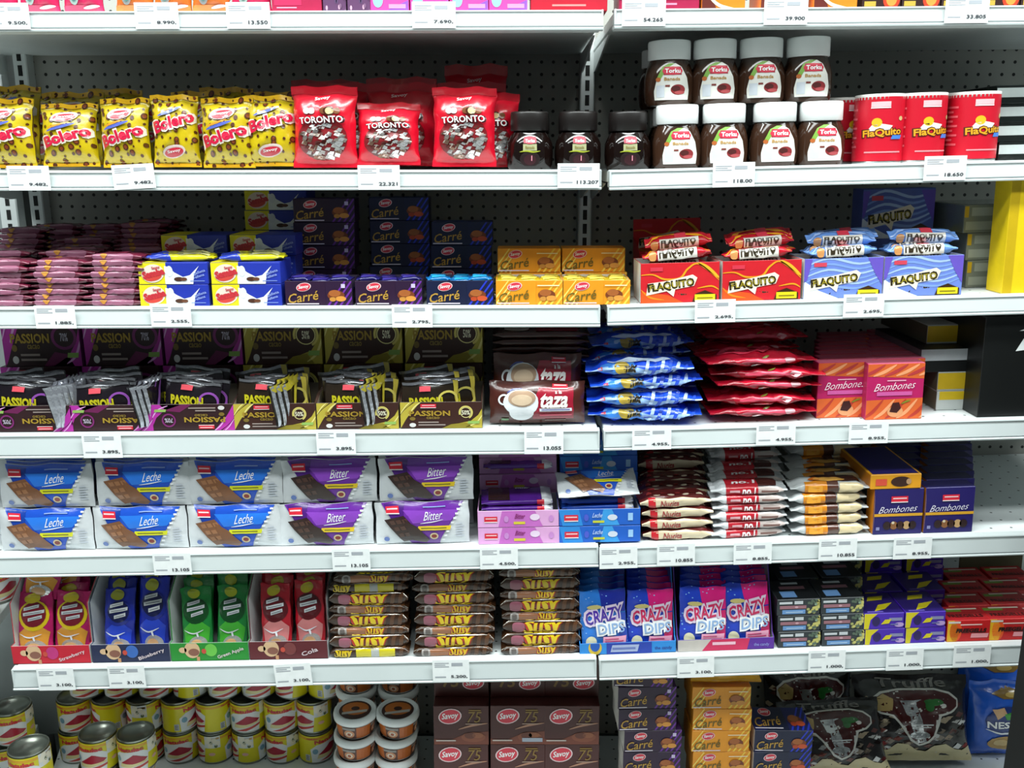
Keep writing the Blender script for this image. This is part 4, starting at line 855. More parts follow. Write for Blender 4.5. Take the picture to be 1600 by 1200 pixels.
def bom2(A):
    univ(A,.34,.70,.68,.84,3); A.text(M('e9e4f2'),'Bombones',.5,.56,.14,3,rot=3,shear=.5,w=.76,bold=-.008); A.rect(M('d9a02a'),0,.40,1,.46,2); A.line(M('d9a02a'),[(0,.02),(0,.98)],.02,2)
    for x,c_ in ((.28,'2c1a1a'),(.42,'8a5a34'),(.55,'3a2018'),(.68,'c09a6a'),(.8,'2c1a1a')): A.ell(M(c_),x,.20,.08,.09,3)
    A.ell(M('d8c8a8'),.4,.26,.03,.03,4); A.rect(M('8a8ab8'),.06,.1,.13,.17,3)
vb=carton('bonbon_box',wpx(5,76),.034,hpx(5,70),M('231a62'),bom2,sides={'top':M('1a1448'),'left':M('c87818'),'right':M('1f1850')})
oo=carton('bonbon_box',wpx(5,78),.15,hpx(5,22),M('e09a1c'),lambda A:(A.rect(M('d8503a'),.1,.25,.32,.7,2),A.ell(M('3a2018'),.6,.5,.2,.35,2),A.ell(M('b8906a'),.75,.5,.05,.2,3)),top=lambda A:(A.rect(M('231a62'),.05,.02,.95,.98,1)),sides={'left':M('c87818')})
for i,px in enumerate((1402,1480)):
    for k in range(9): P(vb,5,'R',px,.004+.0375*k,f"dark violet bonbon box, {ORD[k]} from the front of the {('left','right')[i]} row",'bonbon box',f"violet boxes in the {('left','right')[i]} row",dx=rnd.uniform(-.001,.001))
P(oo,5,'R',1402,.003,'orange bonbon box lying on top of the left row of violet boxes','bonbon box',dz=hpx(5,70)+.0005)
# ================================================================ SIXTH SHELF
def lolly(base,ringc,disc,cap,low):
    def a(A):
        A.rect(M(base,'film'),0,0,1,1,1); asp=A.W/A.H
        A.poly(M(low,'film'),[(.15,.0),(.85,0),(.95,.35),(.7,.45),(.3,.45),(.05,.35)],2)
        A.ell(M(ringc,'film'),.5,.62,.44,.44*asp,3); A.ell(M(disc,'film'),.5,.64,.36,.36*asp,4); A.ell(M(cap,'film'),.46,.90,.22,.08,5)
        for k,(x,w_) in enumerate(((.45,.42),(.52,.6),(.56,.4))):
            y=.74-.085*k; A.poly(M('c9ccd0','film'),[(x-w_/2,y-.035),(x+w_/2,y+.01),(x+w_/2,y+.06),(x-w_/2,y+.015)],6)
            A.poly(M('6a6f76','film'),[(x-w_*.4,y-.012),(x+w_*.4,y+.022),(x+w_*.4,y+.032),(x-w_*.4,y-.002)],7)
        A.line(M('e8ecf2','film'),[(.1,.34),(.4,.28),(.75,.33)],.02,6); A.line(M('e8ecf2','film'),[(.5,.3),(.55,.22)],.03,6); A.ell(M('f2f0ee','foil'),.55,.12,.32,.12,5); A.ell(M('d8a878','film'),.5,.11,.2,.08,6)
    return a
def case_art(txt,low):
    def a(A):
        A.ell(M('d8b48c'),.28,.62,.10,.45,2); A.ell(M('d8b48c'),.16,.62,.05,.16,2); A.ell(M('8a5a4a'),.30,.5,.07,.2,3); A.rect(M('c8946a'),.33,0,.37,.25,2); A.ell(M(low),.52,.6,.08,.35,2); A.ell(M('c84a3a'),.43,.55,.03,.14,3)
        A.text(M('d9c8cc'),txt,.77,.42,.24,4,rot=20,w=.36 if len(txt)>5 else .22,bold=.02)
    return a
LH=hpx(6,28); LWd=wpx(6,122)
kinds=[('red','c4122c','c81a6a','e8c81c','7a1626','d8c02a','e8a03a','Strawberry','c0307a'),
       ('blue','1c2448','1a2ca8','1e3ac8','0f1648','a8a82a','2c4ad0','Blueberry','3a6ab8'),
       ('green','1f8a2c','1a8a3c','8ab82a','0f4a20','b8c02a','4ab83a','Green Apple','6ac04a'),
       ('dark red','5e1a22','c01a2c','d8404c','5a0f18','c0b02a','e08a8a','Cola','7a3a3a')]
depth=.30
for i,(cn,outer,base,ringc,disc,cap,low,txt,lc) in enumerate(kinds):
    px=(82,206,329,452)[i]
    prof=[(0,LH),(.012,LH),(.016,LH*3.1),(.06,LH*3.9),(.10,LH*4.3),(depth,LH*4.6)]
    tr=tray('lollipop_case',LWd,depth,LH,prof,LH*4.6,M(outer),M('cfd3d4'),case_art(txt,lc))
    P(tr,6,'L',px,.002,f"{cn} fronted open case of lollipops with white side walls, {ORD[i]} from the left",'display case','open lollipop cases')
    sq_=bag('wrapped_lollipop',wpx(6,47 if i else 56),hpx(6,96 if i else 92),.014,M(base,'film'),lolly(base,ringc if i==0 else disc if i>1 else '1a2a90',disc,cap,low),seed=50+i,wr=.0025,pinch=.02,sb=.05,st=.05,cell=.007)
    r=random.Random(i)
    for row_ in range(8):
        for s_ in (0,1):
            P(sq_,6,'L',px,.016+row_*.030+(s_*.004),f"{cn} wrapped lollipop in the {ORD[i]} case, {('left','right')[s_]} column, {ORD[row_]} from the front",'wrapped lollipop',f"lollipops in the {cn} fronted case",dz=.004,rx=-13-r.uniform(0,4),rz=r.uniform(-3,3),ry=r.uniform(-2.5,2.5),dx=(-.165 if s_==0 else .275)*LWd if i else (-.23 if s_==0 else .25)*LWd,s=(1,1,1.0+.03*row_+r.uniform(-.04,.04)+(.1 if (i in(1,) and s_) else 0)))
    if i==0:
        for k,(dx,z,rz_) in enumerate(((-.024,.092,8),(.018,.082,-6),(.03,.10,4))):
            P(sq_,6,'L',px,.045+.03*k,f"loose pink and yellow lollipop lying high on the first case, {ORD[k]} from the left",'wrapped lollipop','loose lollipops on the first case',dz=z,rx=-30,ry=rz_,dx=dx,s=(1,1,.8))
# chocolate wafer bars, narrow side and broad side forward in turn
def susy(v):
    def a(A):
        k=A.k; A.rect(M('3c2414','film'),0,0,1,1,1)
        for j in range(5): A.poly(M('5a3820','film'),[(.55+.1*j,0),(.6+.1*j,0),(.75+.1*j,1),(.7+.1*j,1)],2)
        A.rect(M('d8d0c4','foil'),.0,k*.96,1,k*1.06,3)
        if v=='b': A.text(M('b8321c','film'),'Susy',.50,k*.47,k*.86,3,shear=.4,w=.50,bold=.07,rot=2); A.text(M('e6c81c','film'),'Susy',.50,k*.50,k*.80,4,shear=.4,w=.47,bold=.035,rot=2); A.ell(M('9a5a6a','film'),.2,k*.5,.08,k*.3,3)
        elif v=='l': A.rect(M('d8c81c','film'),.33,k*.12,.82,k*.88,3); A.rect(M('b8bab8','film'),.52,k*.16,.62,k*.84,4); A.text(M('d8b81c','film'),'Susy',.17,k*.5,k*.6,4,shear=.3,w=.22,bold=.05)
        else: A.ell(M('a06a4a','film'),.32,k*.5,.15,k*.45,2); A.ell(M('a8a09c','film'),.16,k*.5,.055,k*.46,3); A.ell(M('6a605c','film'),.16,k*.5,.03,k*.25,4); A.text(M('b8321c','film'),'Susy',.57,k*.47,k*.8,3,shear=.35,w=.25,bold=.06); A.text(M('e0b81c','film'),'Susy',.57,k*.52,k*.70,4,shear=.35,w=.23,bold=.03)
        A.text(M('e6c81c','film'),'Susy',.52,k+(1-k)*.25,.25,4,shear=.4,w=.46,bold=.035,rot=2)
    return a
UW=wpx(6,124); UTs={'n':hpx(6,11.5),'b':hpx(6,18),'l':hpx(6,13)}; UDs={'n':.036,'b':.030,'l':.036}
su={v:bar('chocolate_wafer_bar',UW,UDs[v],UTs[v],M('3c2414','film'),susy(v),seed=60+ord(v),cr=.035,tr=.03,wr=.0009,n=5) for v in 'nbl'}
for ci,px in enumerate((578,711,846)):
    z=.0003
    for k,v in enumerate(('lbnbnblnb','nbnbnbnbl','nbbnbnbnb')[ci]):
        if z+UTs[v]>.163: break
        step=.0035*k
        P(su[v],6,'L',px+rnd.uniform(-3,3)+(8 if ci==0 and k>6 else 0),.004+step,f"brown wafer bar with yellow lettering, {ORD[k]} from the bottom of the {('left','middle','right')[ci]} pile",'wafer bar',f"brown wafer bars in the {('left','middle','right')[ci]} pile",dz=z,rz=rnd.uniform(-1.5,1.5),rx=0)
        for rI in (1,2,3): P(su[v],6,'L',px+2,.006+step+.042*rI,f"brown wafer bar in the {('left','middle','right')[ci]} pile, {ORD[rI]} column behind the front, {ORD[k]} from the bottom",'wafer bar','brown wafer bars behind the front piles',dz=z)
        z+=UTs[v]+.0003
# popping candy
def crazy(top2):
    def a(A):
        base='2a7ad8' if top2=='b' else '1f3fc0'
        A.rect(M(base,'film'),0,0,1,1,1); r=random.Random(9)
        A.poly(M('1a2a9a' if top2=='b' else 'd81a7a','film'),[(.42,1),(1,1),(1,.62),(.5,.62)],2); A.rect(M('d0206a' if top2!='b' else '2a4ab8','film'),.8,0,1,.6,2)
        for i in range(40): A.ell(M('7fb4f0','film'),r.random(),r.random(),.018,.010,2,n=7)
        A.ell(M('cfc07a','film'),.32,.72,.16,.035,5)
        A.text(M('e6d4ea','film'),'CRAZY',.52,.58,.30,4,rot=10,shear=.1,w=.92,bold=.12); A.text(M('4a2a9a' if top2=='b' else 'c8285a','film'),'CRAZY',.52,.58,.22,5,rot=10,shear=.1,w=.82,bold=.02)
        A.text(M('f4f6f8','film'),'DIPS',.66,.36,.24,6,rot=3,shear=.05,w=.66,bold=.13); A.text(M('8fb0dc','film'),'DIPS',.66,.36,.17,7,rot=3,shear=.05,w=.58,bold=.01)
        A.rect(M('f0a8c4','film'),.45,.10,.95,.22,5,.02); A.lines(M('c84a7a','film'),.5,.12,.9,.2,2,6); A.ell(M('e9e4c0','film'),.2,.14,.12,.1,5)
    return a
KW,KH=wpx(6,150),hpx(6,18)
def kfront(c):
    def a(A):
        if c=='b': A.rect(M('2440a8'),.28,0,.75,1,1); A.ell(M('d8b83a'),.16,.6,.07,.6,2); A.ell(M('1f5ab8'),.16,.8,.05,.5,3); A.rect(M('a8b4d8'),.32,.2,.6,.8,2,.02); A.lines(M('6a7ab8'),.34,.35,.58,.7,1,3); A.text(M('2a4a9a'),'the candy',.87,.4,.35,2,w=.18)
        else: A.poly(M('c8c0b8'),[(0,0),(.25,0),(.35,1),(0,1)],1); A.poly(M('d02a5a'),[(.25,0),(.72,0),(.75,1),(.35,1)],1); A.rect(M('f0c0d0'),.36,.5,.6,.75,2); A.text(M('8a8ad0'),'the candy',.87,.4,.35,2,w=.16)
    return a
for i,(c,px,bay) in enumerate((('b',981,'R'),('p',1134,'R'))):
    kt=tray('candy_case',KW,.14,KH,[(0,KH),(.01,KH*1.2),(.05,KH*6.2),(.14,KH*7)],KH*7,M('2a8ad8' if c=='b' else '5a2a9a'),M('8a94a0' if i else '1f5ab8'),kfront(c),back=lambda A:(A.rect(M('1c3a9a'),0,0,1,1),A.text(M('2a3a7a'),'CRAZY',.3,.9,.14,2,w=.4,bold=.1),A.text(M('c8324a'),'DIPS',.78,.9,.14,2,w=.34,bold=.08)))
    P(kt,6,bay,px,.002,('open blue case of popping candy sachets beside the brown wafer bars','open pink and blue case of popping candy sachets beside the black boxes')[i],'display case')
    mk={q:bag('candy_sachet',wpx(6,76),hpx(6,92),.010,M('2a7ad8' if q=='b' else '1f3fc0','film'),crazy(q),seed=70+i,wr=.002,pinch=.01,sb=.04,st=.05,cell=.008) for q in 'bp'}
    for row_ in range(6):
        for s_ in (0,1):
            q='b' if (i==0 and (s_==0)) else 'p'
            P(mk[q],6,bay,px,.006+row_*.018+s_*.004,f"popping candy sachet in the {('left','right')[i]} candy case, {('left','right')[s_]} column, {ORD[row_]} from the front",'candy sachet',f"sachets in the {('left','right')[i]} candy case",dz=.003,rx=-7-row_*1.2,ry=((-2,1),(1,-2.5))[i][s_],rz=rnd.uniform(-4,4),dx=(s_*2-1)*KW*.235,s=(.95,1,.96+.02*row_+(.04 if i and s_ else 0)))
# small boxes
def blk(A):
    r=random.Random(2)
    A.rect(M('c8ccd0'),.05,.72,.35,.86,2); A.rect(M('c8ccd0'),.4,.70,.6,.9,2); A.rect(M('9a6a74'),.06,.42,.68,.62,2); A.rect(M('6a94c8'),.12,.10,.66,.36,2); A.lines(M('a8c4e0'),.2,.15,.6,.3,1,3)
    for i in range(26): A.ell(M(r.choice(['a8a868','8aa08a','c8c070','5a6a5a'])),.70+.28*r.random(),r.random(),.04,.09,1+i%3,n=7)
    A.ell(M('c89aa4'),.45,.52,.04,.07,3)
XW,XH=wpx(6,66),hpx(6,24.5)
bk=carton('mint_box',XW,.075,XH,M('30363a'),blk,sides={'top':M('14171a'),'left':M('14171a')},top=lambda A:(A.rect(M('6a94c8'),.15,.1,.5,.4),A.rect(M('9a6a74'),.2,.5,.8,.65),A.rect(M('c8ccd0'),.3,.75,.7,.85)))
def vio(A):
    A.poly(M('d8c81c'),[(0,0),(.12,0),(.16,.6),(.34,1),(0,1)],1); A.ell(M('2a1a5a'),.3,.5,.1,.3,2); A.poly(M('d8c81c'),[(.42,.3),(.62,.35),(.68,.62),(.52,.6)],3); A.rect(M('8a8ab0'),.62,.5,.95,.7,2); A.ell(M('b89ad0'),.88,.25,.12,.15,2); A.lines(M('6a6aa8'),.66,.2,.85,.4,1,3)
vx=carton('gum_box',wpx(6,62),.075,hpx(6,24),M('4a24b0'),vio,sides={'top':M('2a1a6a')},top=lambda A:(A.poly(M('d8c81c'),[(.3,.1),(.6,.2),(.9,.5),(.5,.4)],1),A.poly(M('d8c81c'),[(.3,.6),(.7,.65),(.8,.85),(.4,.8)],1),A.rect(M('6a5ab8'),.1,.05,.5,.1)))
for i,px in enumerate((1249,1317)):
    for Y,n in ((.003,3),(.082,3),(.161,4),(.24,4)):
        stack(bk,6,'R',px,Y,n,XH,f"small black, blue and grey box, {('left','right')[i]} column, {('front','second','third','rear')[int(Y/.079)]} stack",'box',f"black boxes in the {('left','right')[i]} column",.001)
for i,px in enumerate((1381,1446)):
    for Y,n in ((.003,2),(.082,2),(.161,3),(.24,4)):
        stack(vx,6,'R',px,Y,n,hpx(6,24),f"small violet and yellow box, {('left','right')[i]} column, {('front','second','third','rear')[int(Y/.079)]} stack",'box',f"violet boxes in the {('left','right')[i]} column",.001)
def frg(A):
    A.poly(M('e8b01c'),[(0,0),(.22,0),(.30,.5),(.15,1),(0,1)],1); A.ell(M('e8541c'),.2,.5,.14,.5,1); A.text(M('1a0a08'),'FREEGELLS',.56,.52,.20,3,shear=.2,w=.70,bold=.05); A.rect(M('e89aa0'),.55,.18,.95,.38,2,.02); A.lines(M('f0c8c0'),.3,.74,.8,.86,1,2); A.rect(M('d8d0c8'),.02,.86,.3,.95,2)
FRW,FRH=wpx(6,66),hpx(6,33)
fg=carton('candy_roll_box',FRW,.05,FRH,M('c41a1c'),frg,sides={'top':M('a81a20')},top=lambda A:(A.text(M('1a0a08'),'FREEGELLS',.5,.3,.2,2,w=.8),A.rect(M('6a8a2a'),.05,.6,.5,.8),A.lines(M('d8c8b8'),.2,.7,.9,.9,1,2)))
for i,px in enumerate((1512,1578)):
    for k in range(4): P(fg,6,'R',px,.003+.0515*k,f"red and yellow mint box, {ORD[k]} from the front of the {('left','right')[i]} row",'mint box',f"red boxes in the {('left','right')[i]} row",rz=-1)
P(carton('brown_carton',wpx(6,110),.004,hpx(6,56),M('6a6248','matte')),6,'R',1546,.225,'dull brown cardboard flap standing behind the red mint boxes','cardboard')
# ================================================================ BOTTOM DECK
def natu(A):
    A.rect(M('dfd21c','plastic'),0,0,1,1,1); A.rect(M('e0a82a','plastic'),0,.86,1,.94,2)
    for c in (.5,.0,1.0):
        A.poly(M('e4e6e6','plastic'),[(c-.15,.0),(c+.14,.0),(c+.16,.62),(c+.10,.74),(c-.10,.66),(c-.16,.5)],2)
        A.text(M('c8323c','plastic'),'Natulac',c,.78,.14,4,rot=2,w=.24,bold=.05); A.poly(M('a81a34','plastic'),[(c-.09,.28),(c+.0,.52),(c+.03,.60),(c+.06,.58),(c+.15,.42),(c+.12,.34),(c+.02,.28)],3)
        A.poly(M('e0d49a','plastic'),[(c-.10,.14),(c+.0,.16),(c+.14,.30),(c+.15,.36),(c+.12,.34),(c+.02,.28),(c-.09,.28)],3); A.poly(M('c03a34','plastic'),[(c-.08,.04),(c+.02,.05),(c+.15,.20),(c+.15,.27),(c+.02,.15)],3); A.ell(M('7ba4b8','plastic'),c-.115,.42,.026,.1,4)
    A.rect(M('dfe2e2','plastic'),.655,.55,.80,1,2)
    for x,y in ((.68,.8),(.71,.66),(.745,.82),(.775,.72),(.70,.9)): A.ell(M('efe8d4','plastic'),x,y,.024,.10,3); 
    for x,y in ((.72,.76),(.76,.62)): A.ell(M('5a6a4a','plastic'),x,y,.015,.06,3)
    A.ell(M('e8b4a4','plastic'),.72,.32,.03,.06,3); A.rect(M('c9cccc','plastic'),.29,.06,.335,.30,3); A.lines(M('5a5c60','plastic'),.295,.08,.33,.28,6,4); A.text(M('c8323c','plastic'),'Natulac',.36,.9,.06,4,w=.1)
RN=.0355
def can_h(Y=.25):
    z=DECK; a=proj(0,Y,z)[1]; return 50/((a-proj(0,Y,z+.01)[1])/.01)
HN=.072
TIN=M('8b8f86','tin')
def natcan(name):
    b=MB(); b.lathe([(RN*.96,0),(RN,.001),(RN,.0035),(RN*.985,.0045),(RN*.985,HN-.0045),(RN,HN-.0035),(RN,HN-.0005)],TIN,RN,36,cap=False); 
    b.lathe([(RN,HN-.0005),(RN*.96,HN),(RN*.94,HN-.001),(RN*.93,HN-.008),(.0001,HN-.008)],TIN,RN,36,cap=False)
    b.lathe([(RN*.96,0),(.0001,.002)],TIN,RN,36,cap=False); bo=b.build('tin_body')
    a=MB(); A=Art(2*math.pi*RN*.985,HN-.010); natu(A); fm=f_cyl(RN*.985,lambda z:RN*.985+.0002,RN); A.put(a,lambda x,y,c:(lambda q:(q[0],q[1],q[2]+.005))(fm(x,y,c)),cell=(.006,1),off=.00025,smooth=True,clip=True); return assemble(name,[bo,a.build('paper_label')])
nc=natcan('milk_can')
def PC(px,Y,dz,rz,label,grp):   # rotation about the can's own axis
    l=spot(7,'L',px,Y,dz); a=math.radians(rz); l.x+=RN*math.sin(a); l.y+=RN-RN*math.cos(a)
    return put(nc,l,(0,0,a),label,'can',grp)
cx=(113,168,222,277,331,385,438,490)
rots=((12,100,15,-95),)
lo_r=(15,170,60,0,-75,-80,-30,50); mi_r=(18,110,-80,75,112,0,8,-45); hi_r=(5,0,8,100,5,0,140,60)
for i,px in enumerate(cx):
    for tI,(rr,tn) in enumerate(((lo_r,'bottom'),(mi_r,'middle'),(hi_r,'top'))):
        PC(px+(0,-3,3)[tI] if tI<2 else px+14,.270+(.0,.0,.012)[tI],tI*(HN+.0004),rr[i],f"yellow milk can, {tn} tier, {ORD[i]} from the left in the main rows",f"milk cans in the {tn} tier")
for i,px in enumerate((146,206)):
    for tI in (0,1): PC(px,.14,tI*(HN+.0004),-14+8*i+tI*5,f"milk can in the short stack in front of the rows, {('left','right')[i]} stack, {('lower','upper')[tI]} can",'milk cans in front')
for i,(x,y,z,a) in enumerate(((-.90,.03,.2005,-5),(-.90,.03,.201+HN,-5),(-.99,.16,.2005,40),(-.99,.16,.201+HN,10),(-1.04,.27,.2005,120))):
    l=Vector((x,y,z)); put(nc,l,(0,0,math.radians(a)),f"milk can on the white corner deck at the lower left, {ORD[i]} of five",'can','milk cans on the corner deck')
for i,(x,y,a) in enumerate(((-1.02,.10,20),(-1.02,.2,90),(-1.03,.29,60))):
    put(nc,Vector((x,y,.5205)),(0,0,math.radians(a)),f"shaded milk can on the corner shelf at the left edge, {ORD[i]} from the front",'can','milk cans on the corner shelf')
# tubs
TR=.0415; THt=.0475
def tubtop(A):
    A.ell(M('3a1c14'),.5,.5,.46,.46,1,n=28); A.ell(M('c8702a'),.5,.56,.38,.32,2); A.ell(M('3a1c14'),.5,.56,.12,.10,3); A.poly(M('b8b4ae'),[(.15,.25),(.85,.4),(.85,.52),(.15,.36)],3)
def tubside(A):
    A.rect(M('c4641c'),0,0,1,1,1)
    for c in (.0,.25,.5,.75,1.0): A.rect(M('5a2c1c'),c-.09,0,c+.03,1,2); A.ell(M('d8946a'),c-.03,.42,.045,.34,3); A.ell(M('f0e0cc'),c-.03,.42,.028,.2,4); A.ell(M('a8502c'),c-.03,.4,.015,.12,5); A.rect(M('9a948e'),c-.09,.75,c+.02,.95,3)
WT=M('eef1f0','plastic')
b=MB(); b.lathe([(TR*.80,0),(TR*.82,.002),(TR*.93,THt-.012)],WT,TR,36); t0=b.build('cup')
b=MB(); b.lathe([(TR*.96,THt-.016),(TR*1.02,THt-.015),(TR*1.04,THt-.008),(TR*1.0,THt-.002),(TR*.94,THt),(TR*.88,THt-.001),(TR*.86,THt-.004),(.0001,THt-.004)],WT,TR,40,cap=False); t1_=b.build('lid')
b=MB(); A=Art(TR*1.66,TR*1.66); tubtop(A); A.put(b,lambda x,y,c:(x-TR*.83,TR-TR*.83+y,THt-.0038+c)); t2_=b.build('lid_label')
b=MB(); A=Art(2*math.pi*TR*.9,THt-.022); tubside(A); A.put(b,lambda x,y,c:(lambda r,t:(r*math.sin(t),TR-r*math.cos(t),y+.003))(TR*(.825+.11*(y+.003)/(THt-.012))+.0004+c,x/(TR*.9)-math.pi),cell=(.007,1)); t3_=b.build('side_label')
tub=assemble('dessert_tub',[t0,t1_,t2_,t3_])
for i,px in enumerate((550,617)):
    for k in range(5): P(tub,7,'L',px,.140+.002*k,f"white-lidded caramel tub, {ORD[k]} from the bottom of the {('left','right')[i]} column",'tub','caramel tubs in two columns',dz=k*(THt-.001) if k<4 else 0,rz=0,dx=rnd.uniform(-.002,.002)) if k<4 else None
    for k in range(5): P(tub,7,'L',px+3,.232,f"caramel tub in the column behind the {('left','right')[i]} one, {ORD[k]} from the bottom",'tub','caramel tubs behind',dz=k*(THt-.001))
# brown boxes
def brn(v):
    def a(A):
        A.poly(M('7a3a26'),[(0,0),(1,0),(1,.35),(.6,.30),(.3,.12),(0,.15)],1); A.line(M('b8846a'),[(.45,.40),(.7,.5),(.98,.56)],.05,2); A.ell(M('8a4a30'),.72,.2,.22,.13,2); A.ell(M('6a3424'),.66,.24,.10,.08,3); A.ell(M('9a5a3a'),.8,.25,.1,.07,3)
        savoy(A,.30+.02*v,.74,.19,.17,4,.2); A.text(M('8a6a2a'),'75',.74,.72,.28,4,shear=.2,w=.24,bold=.0); A.rect(M('8a6a2a'),.64,.88,.86,.91,4); A.lines(M('a88a7a'),.58,.52,.88,.58,1,4); A.lines(M('c8b8b0'),.04,.08,.4,.16,1,4)
        if v: A.rect(M('a8b0c0'),.58,.08,.95,.18,5)
    return a
Yb=.10
def at_h(px_n,Y): a=proj(0,Y,DECK)[1]; return px_n/((a-proj(0,Y,DECK+.01)[1])/.01)
def at_w(n,Y,z=DECK+.08): return n/(proj(1,Y,z)[0]-proj(0,Y,z)[0])
BHH=.0822; BWW=at_w(86,Yb,DECK+.2)
bb=[carton('chocolate_box',BWW,.12,BHH,M('4a1a16'),brn(v),sides={'left':M('b8b0a4'),'top':M('3c1410')}) for v in (0,1)]
def brntop(A): A.rect(M('6a3a24'),.1,.5,.8,.6,1); savoy(A,.72,.35,.18,.14,2,.1); A.line(M('8a5a3a'),[(.1,.8),(.5,.7),(.9,.75)],.06,1); A.text(M('7a5a24'),'75',.3,.4,.3,2,w=.3)
bt3=carton('chocolate_box',BWW,.12,BHH,M('421612'),brntop)  # darker copy of the brown box, shelf shade put into its colours
for i,px in enumerate((721,809,893)):
    for k in range(4): P(bb[1 if (i,k)==(1,2) else 0] if k<3 else bt3,7,'L',px,Yb+rnd.uniform(0,.003)+(.03 if k==3 else 0),f"dark brown chocolate box, {ORD[k]} from the bottom of the {('left','middle','right')[i]} column",'box','dark brown boxes in three columns',dz=k*(BHH+.0004)-0.0)
    for k in range(4): P(bt3,7,'L',px,Yb+.16,f"dark brown box in the {('left','middle','right')[i]} rear column, {ORD[k]} from the bottom",'box','dark brown boxes at the rear',dz=k*(BHH+.0004))
# carre stacks on the deck
Yc=.06; cw=at_w(91,Yc,DECK+.25); chh=.0443
d=('dp','do','db')
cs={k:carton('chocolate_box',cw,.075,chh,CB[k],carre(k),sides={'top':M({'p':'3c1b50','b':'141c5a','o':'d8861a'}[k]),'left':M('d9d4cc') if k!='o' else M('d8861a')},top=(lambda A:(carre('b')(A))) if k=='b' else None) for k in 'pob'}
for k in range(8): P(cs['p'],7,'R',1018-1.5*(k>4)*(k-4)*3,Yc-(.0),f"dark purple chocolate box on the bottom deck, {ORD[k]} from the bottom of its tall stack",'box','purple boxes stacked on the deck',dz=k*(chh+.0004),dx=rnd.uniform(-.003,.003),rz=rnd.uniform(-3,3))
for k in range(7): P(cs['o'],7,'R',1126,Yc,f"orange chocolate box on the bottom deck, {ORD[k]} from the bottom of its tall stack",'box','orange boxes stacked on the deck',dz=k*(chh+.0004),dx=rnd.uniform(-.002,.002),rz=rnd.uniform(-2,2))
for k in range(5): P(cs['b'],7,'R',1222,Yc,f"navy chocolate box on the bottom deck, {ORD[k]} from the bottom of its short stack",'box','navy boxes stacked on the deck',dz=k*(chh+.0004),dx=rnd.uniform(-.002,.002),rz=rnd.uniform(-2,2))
om=bag('opened_orange_wrapper',cw*1.2,.06,.016,M('e0a018','film'),lambda A:(A.ell(M('8a4a1c','film'),.65,.5,.2,.25,2),A.text(M('6b4a1c','film'),'Carré',.3,.5,.3,2,w=.3)),seed=80,wr=.006)
P(om,7,'R',1136,Yc-.008,'crumpled orange wrapper lying on top of the orange stack','wrapper',dz=7*(chh+.0004)+.002,rx=-55)
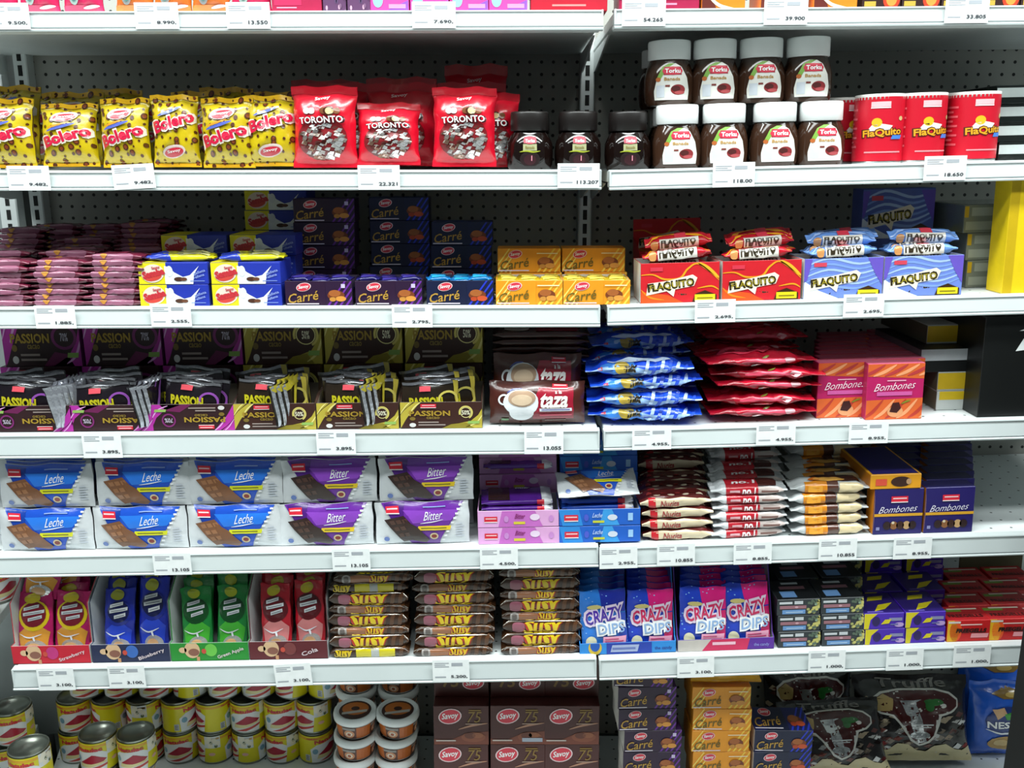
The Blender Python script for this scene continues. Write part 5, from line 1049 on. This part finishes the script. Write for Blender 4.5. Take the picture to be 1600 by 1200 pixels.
# truffle bags
def truf(A):
    r=random.Random(4)
    A.rect(M('17110f','film'),0,0,1,1,1)
    for i in range(110):
        x,y=r.random(),.12+.62*r.random()**1.1
        A.poly(M(r.choice(['6a3a34','2a1a18','c8c4c0','8a7a6a','b8a48a','3a2420','e6e4e2','7a2a2a']),'foil' if i%2 else 'film'),[(x-.045,y-.01),(x,y+.04*r.random()+.01),(x+.05,y+.01),(x+.01,y-.03)],2+i%3)
    A.poly(M('d9c99c','film'),[(0,0),(1,0),(1,.18),(.92,.13),(.85,.15),(.76,.22),(.66,.20),(.58,.13),(.5,.15),(.42,.22),(.33,.23),(.25,.15),(.15,.14),(.07,.2),(0,.22)],6)
    A.poly(M('e6e2da','film'),[(.52,.20),(.44,.26),(.36,.42),(.28,.54),(.17,.57),(.11,.64),(.12,.74),(.20,.81),(.34,.85),(.50,.86),(.68,.85),(.82,.81),(.90,.73),(.89,.64),(.82,.57),(.73,.54),(.70,.44),(.66,.32),(.60,.24)],7)
    A.poly(M('4a1412','film'),[(.52,.225),(.455,.28),(.375,.43),(.29,.56),(.18,.59),(.13,.65),(.14,.73),(.21,.79),(.34,.83),(.50,.84),(.68,.83),(.81,.79),(.88,.72),(.87,.65),(.81,.59),(.71,.56),(.68,.45),(.64,.33),(.59,.26)],8)
    A.poly(M('c8a86a','film'),[(.15,.60),(.125,.71),(.22,.79),(.30,.74),(.28,.60)],9); A.ell(M('2f7a34','film'),.66,.70,.09,.04,9); A.ell(M('2f7a34','film'),.62,.65,.04,.05,9); A.ell(M('f0ece4','film'),.74,.66,.035,.025,10)
    A.poly(M('d8d8d8','foil'),[(.36,.72),(.56,.73),(.50,.70),(.58,.25),(.5,.24)],9); A.rect(M('e8e8e8','film'),.44,.44,.64,.455,10); A.rect(M('e8e8e8','film'),.46,.415,.62,.425,10); A.ell(M('cfd0d0','foil'),.52,.33,.09,.045,10)
    A.text(M('8a8680','film'),'Truffle',.5,.91,.10,8,shear=.3,w=.62,bold=.02)
tf=bag('truffle_bag',at_w(186,.23),.178,.06,M('17110f','film'),truf,seed=90,wr=.006,cell=.009,back=M('6a6050','film'),lay=.0003)
P(tf,7,'R',1436,.235,'large clear bag of wrapped truffles with a goblet print, beside the biscuit bag','sweet bag',rx=-20,dz=.004)
P(tf,7,'R',1318,.165,'slumped clear bag of wrapped truffles beside the navy boxes','sweet bag',rx=-34,ry=-4,dz=.004,s=(.86,1,.84))
P(tf,7,'R',1268,.315,'shaded truffle bag at the back behind the slumped one','sweet bag',rx=-5,ry=-3,dz=.004,s=(.8,1,1.0))
def nest(A):
    A.poly(M('8a6a2a','film'),[(.3,.86),(.6,.93),(.95,.86),(.8,.80),(.5,.80)],2); A.ell(M('c8a85a','film'),.65,.85,.12,.03,3); A.ell(M('15307a','film'),.58,.52,.36,.19,2); A.line(M('e9eef6','film'),[(.22,.42),(.55,.36),(.98,.41)],.025,4)
    A.text(M('f4f6fa','film'),'NESTLÉ',.60,.49,.11,4,w=.72,bold=.03); A.poly(M('3a9a3a','film'),[(.5,.62),(.7,.66),(.9,.6),(.75,.54),(.55,.55)],3); A.poly(M('d8a878','film'),[(.3,.68),(.5,.7),(.55,.62),(.4,.55)],3); A.ell(M('b8904a','film'),.58,.22,.30,.10,2); A.ell(M('d8b87a','film'),.5,.23,.12,.05,3)
ns=bag('blue_biscuit_bag',at_w(96,.26),.17,.055,M('1f5fd0','film'),nest,seed=95,wr=.004,pinch=.02,sb=.03,st=.08)
P(ns,7,'R',1562,.275,'bright blue biscuit bag with an oval logo, right end of the bottom deck','biscuit bag',rx=-4,dz=.003); P(ns,7,'R',1548,.34,'dark blue biscuit bag standing behind the bright blue one','biscuit bag',rx=-5,dz=.003,s=(1.1,1,1.15))
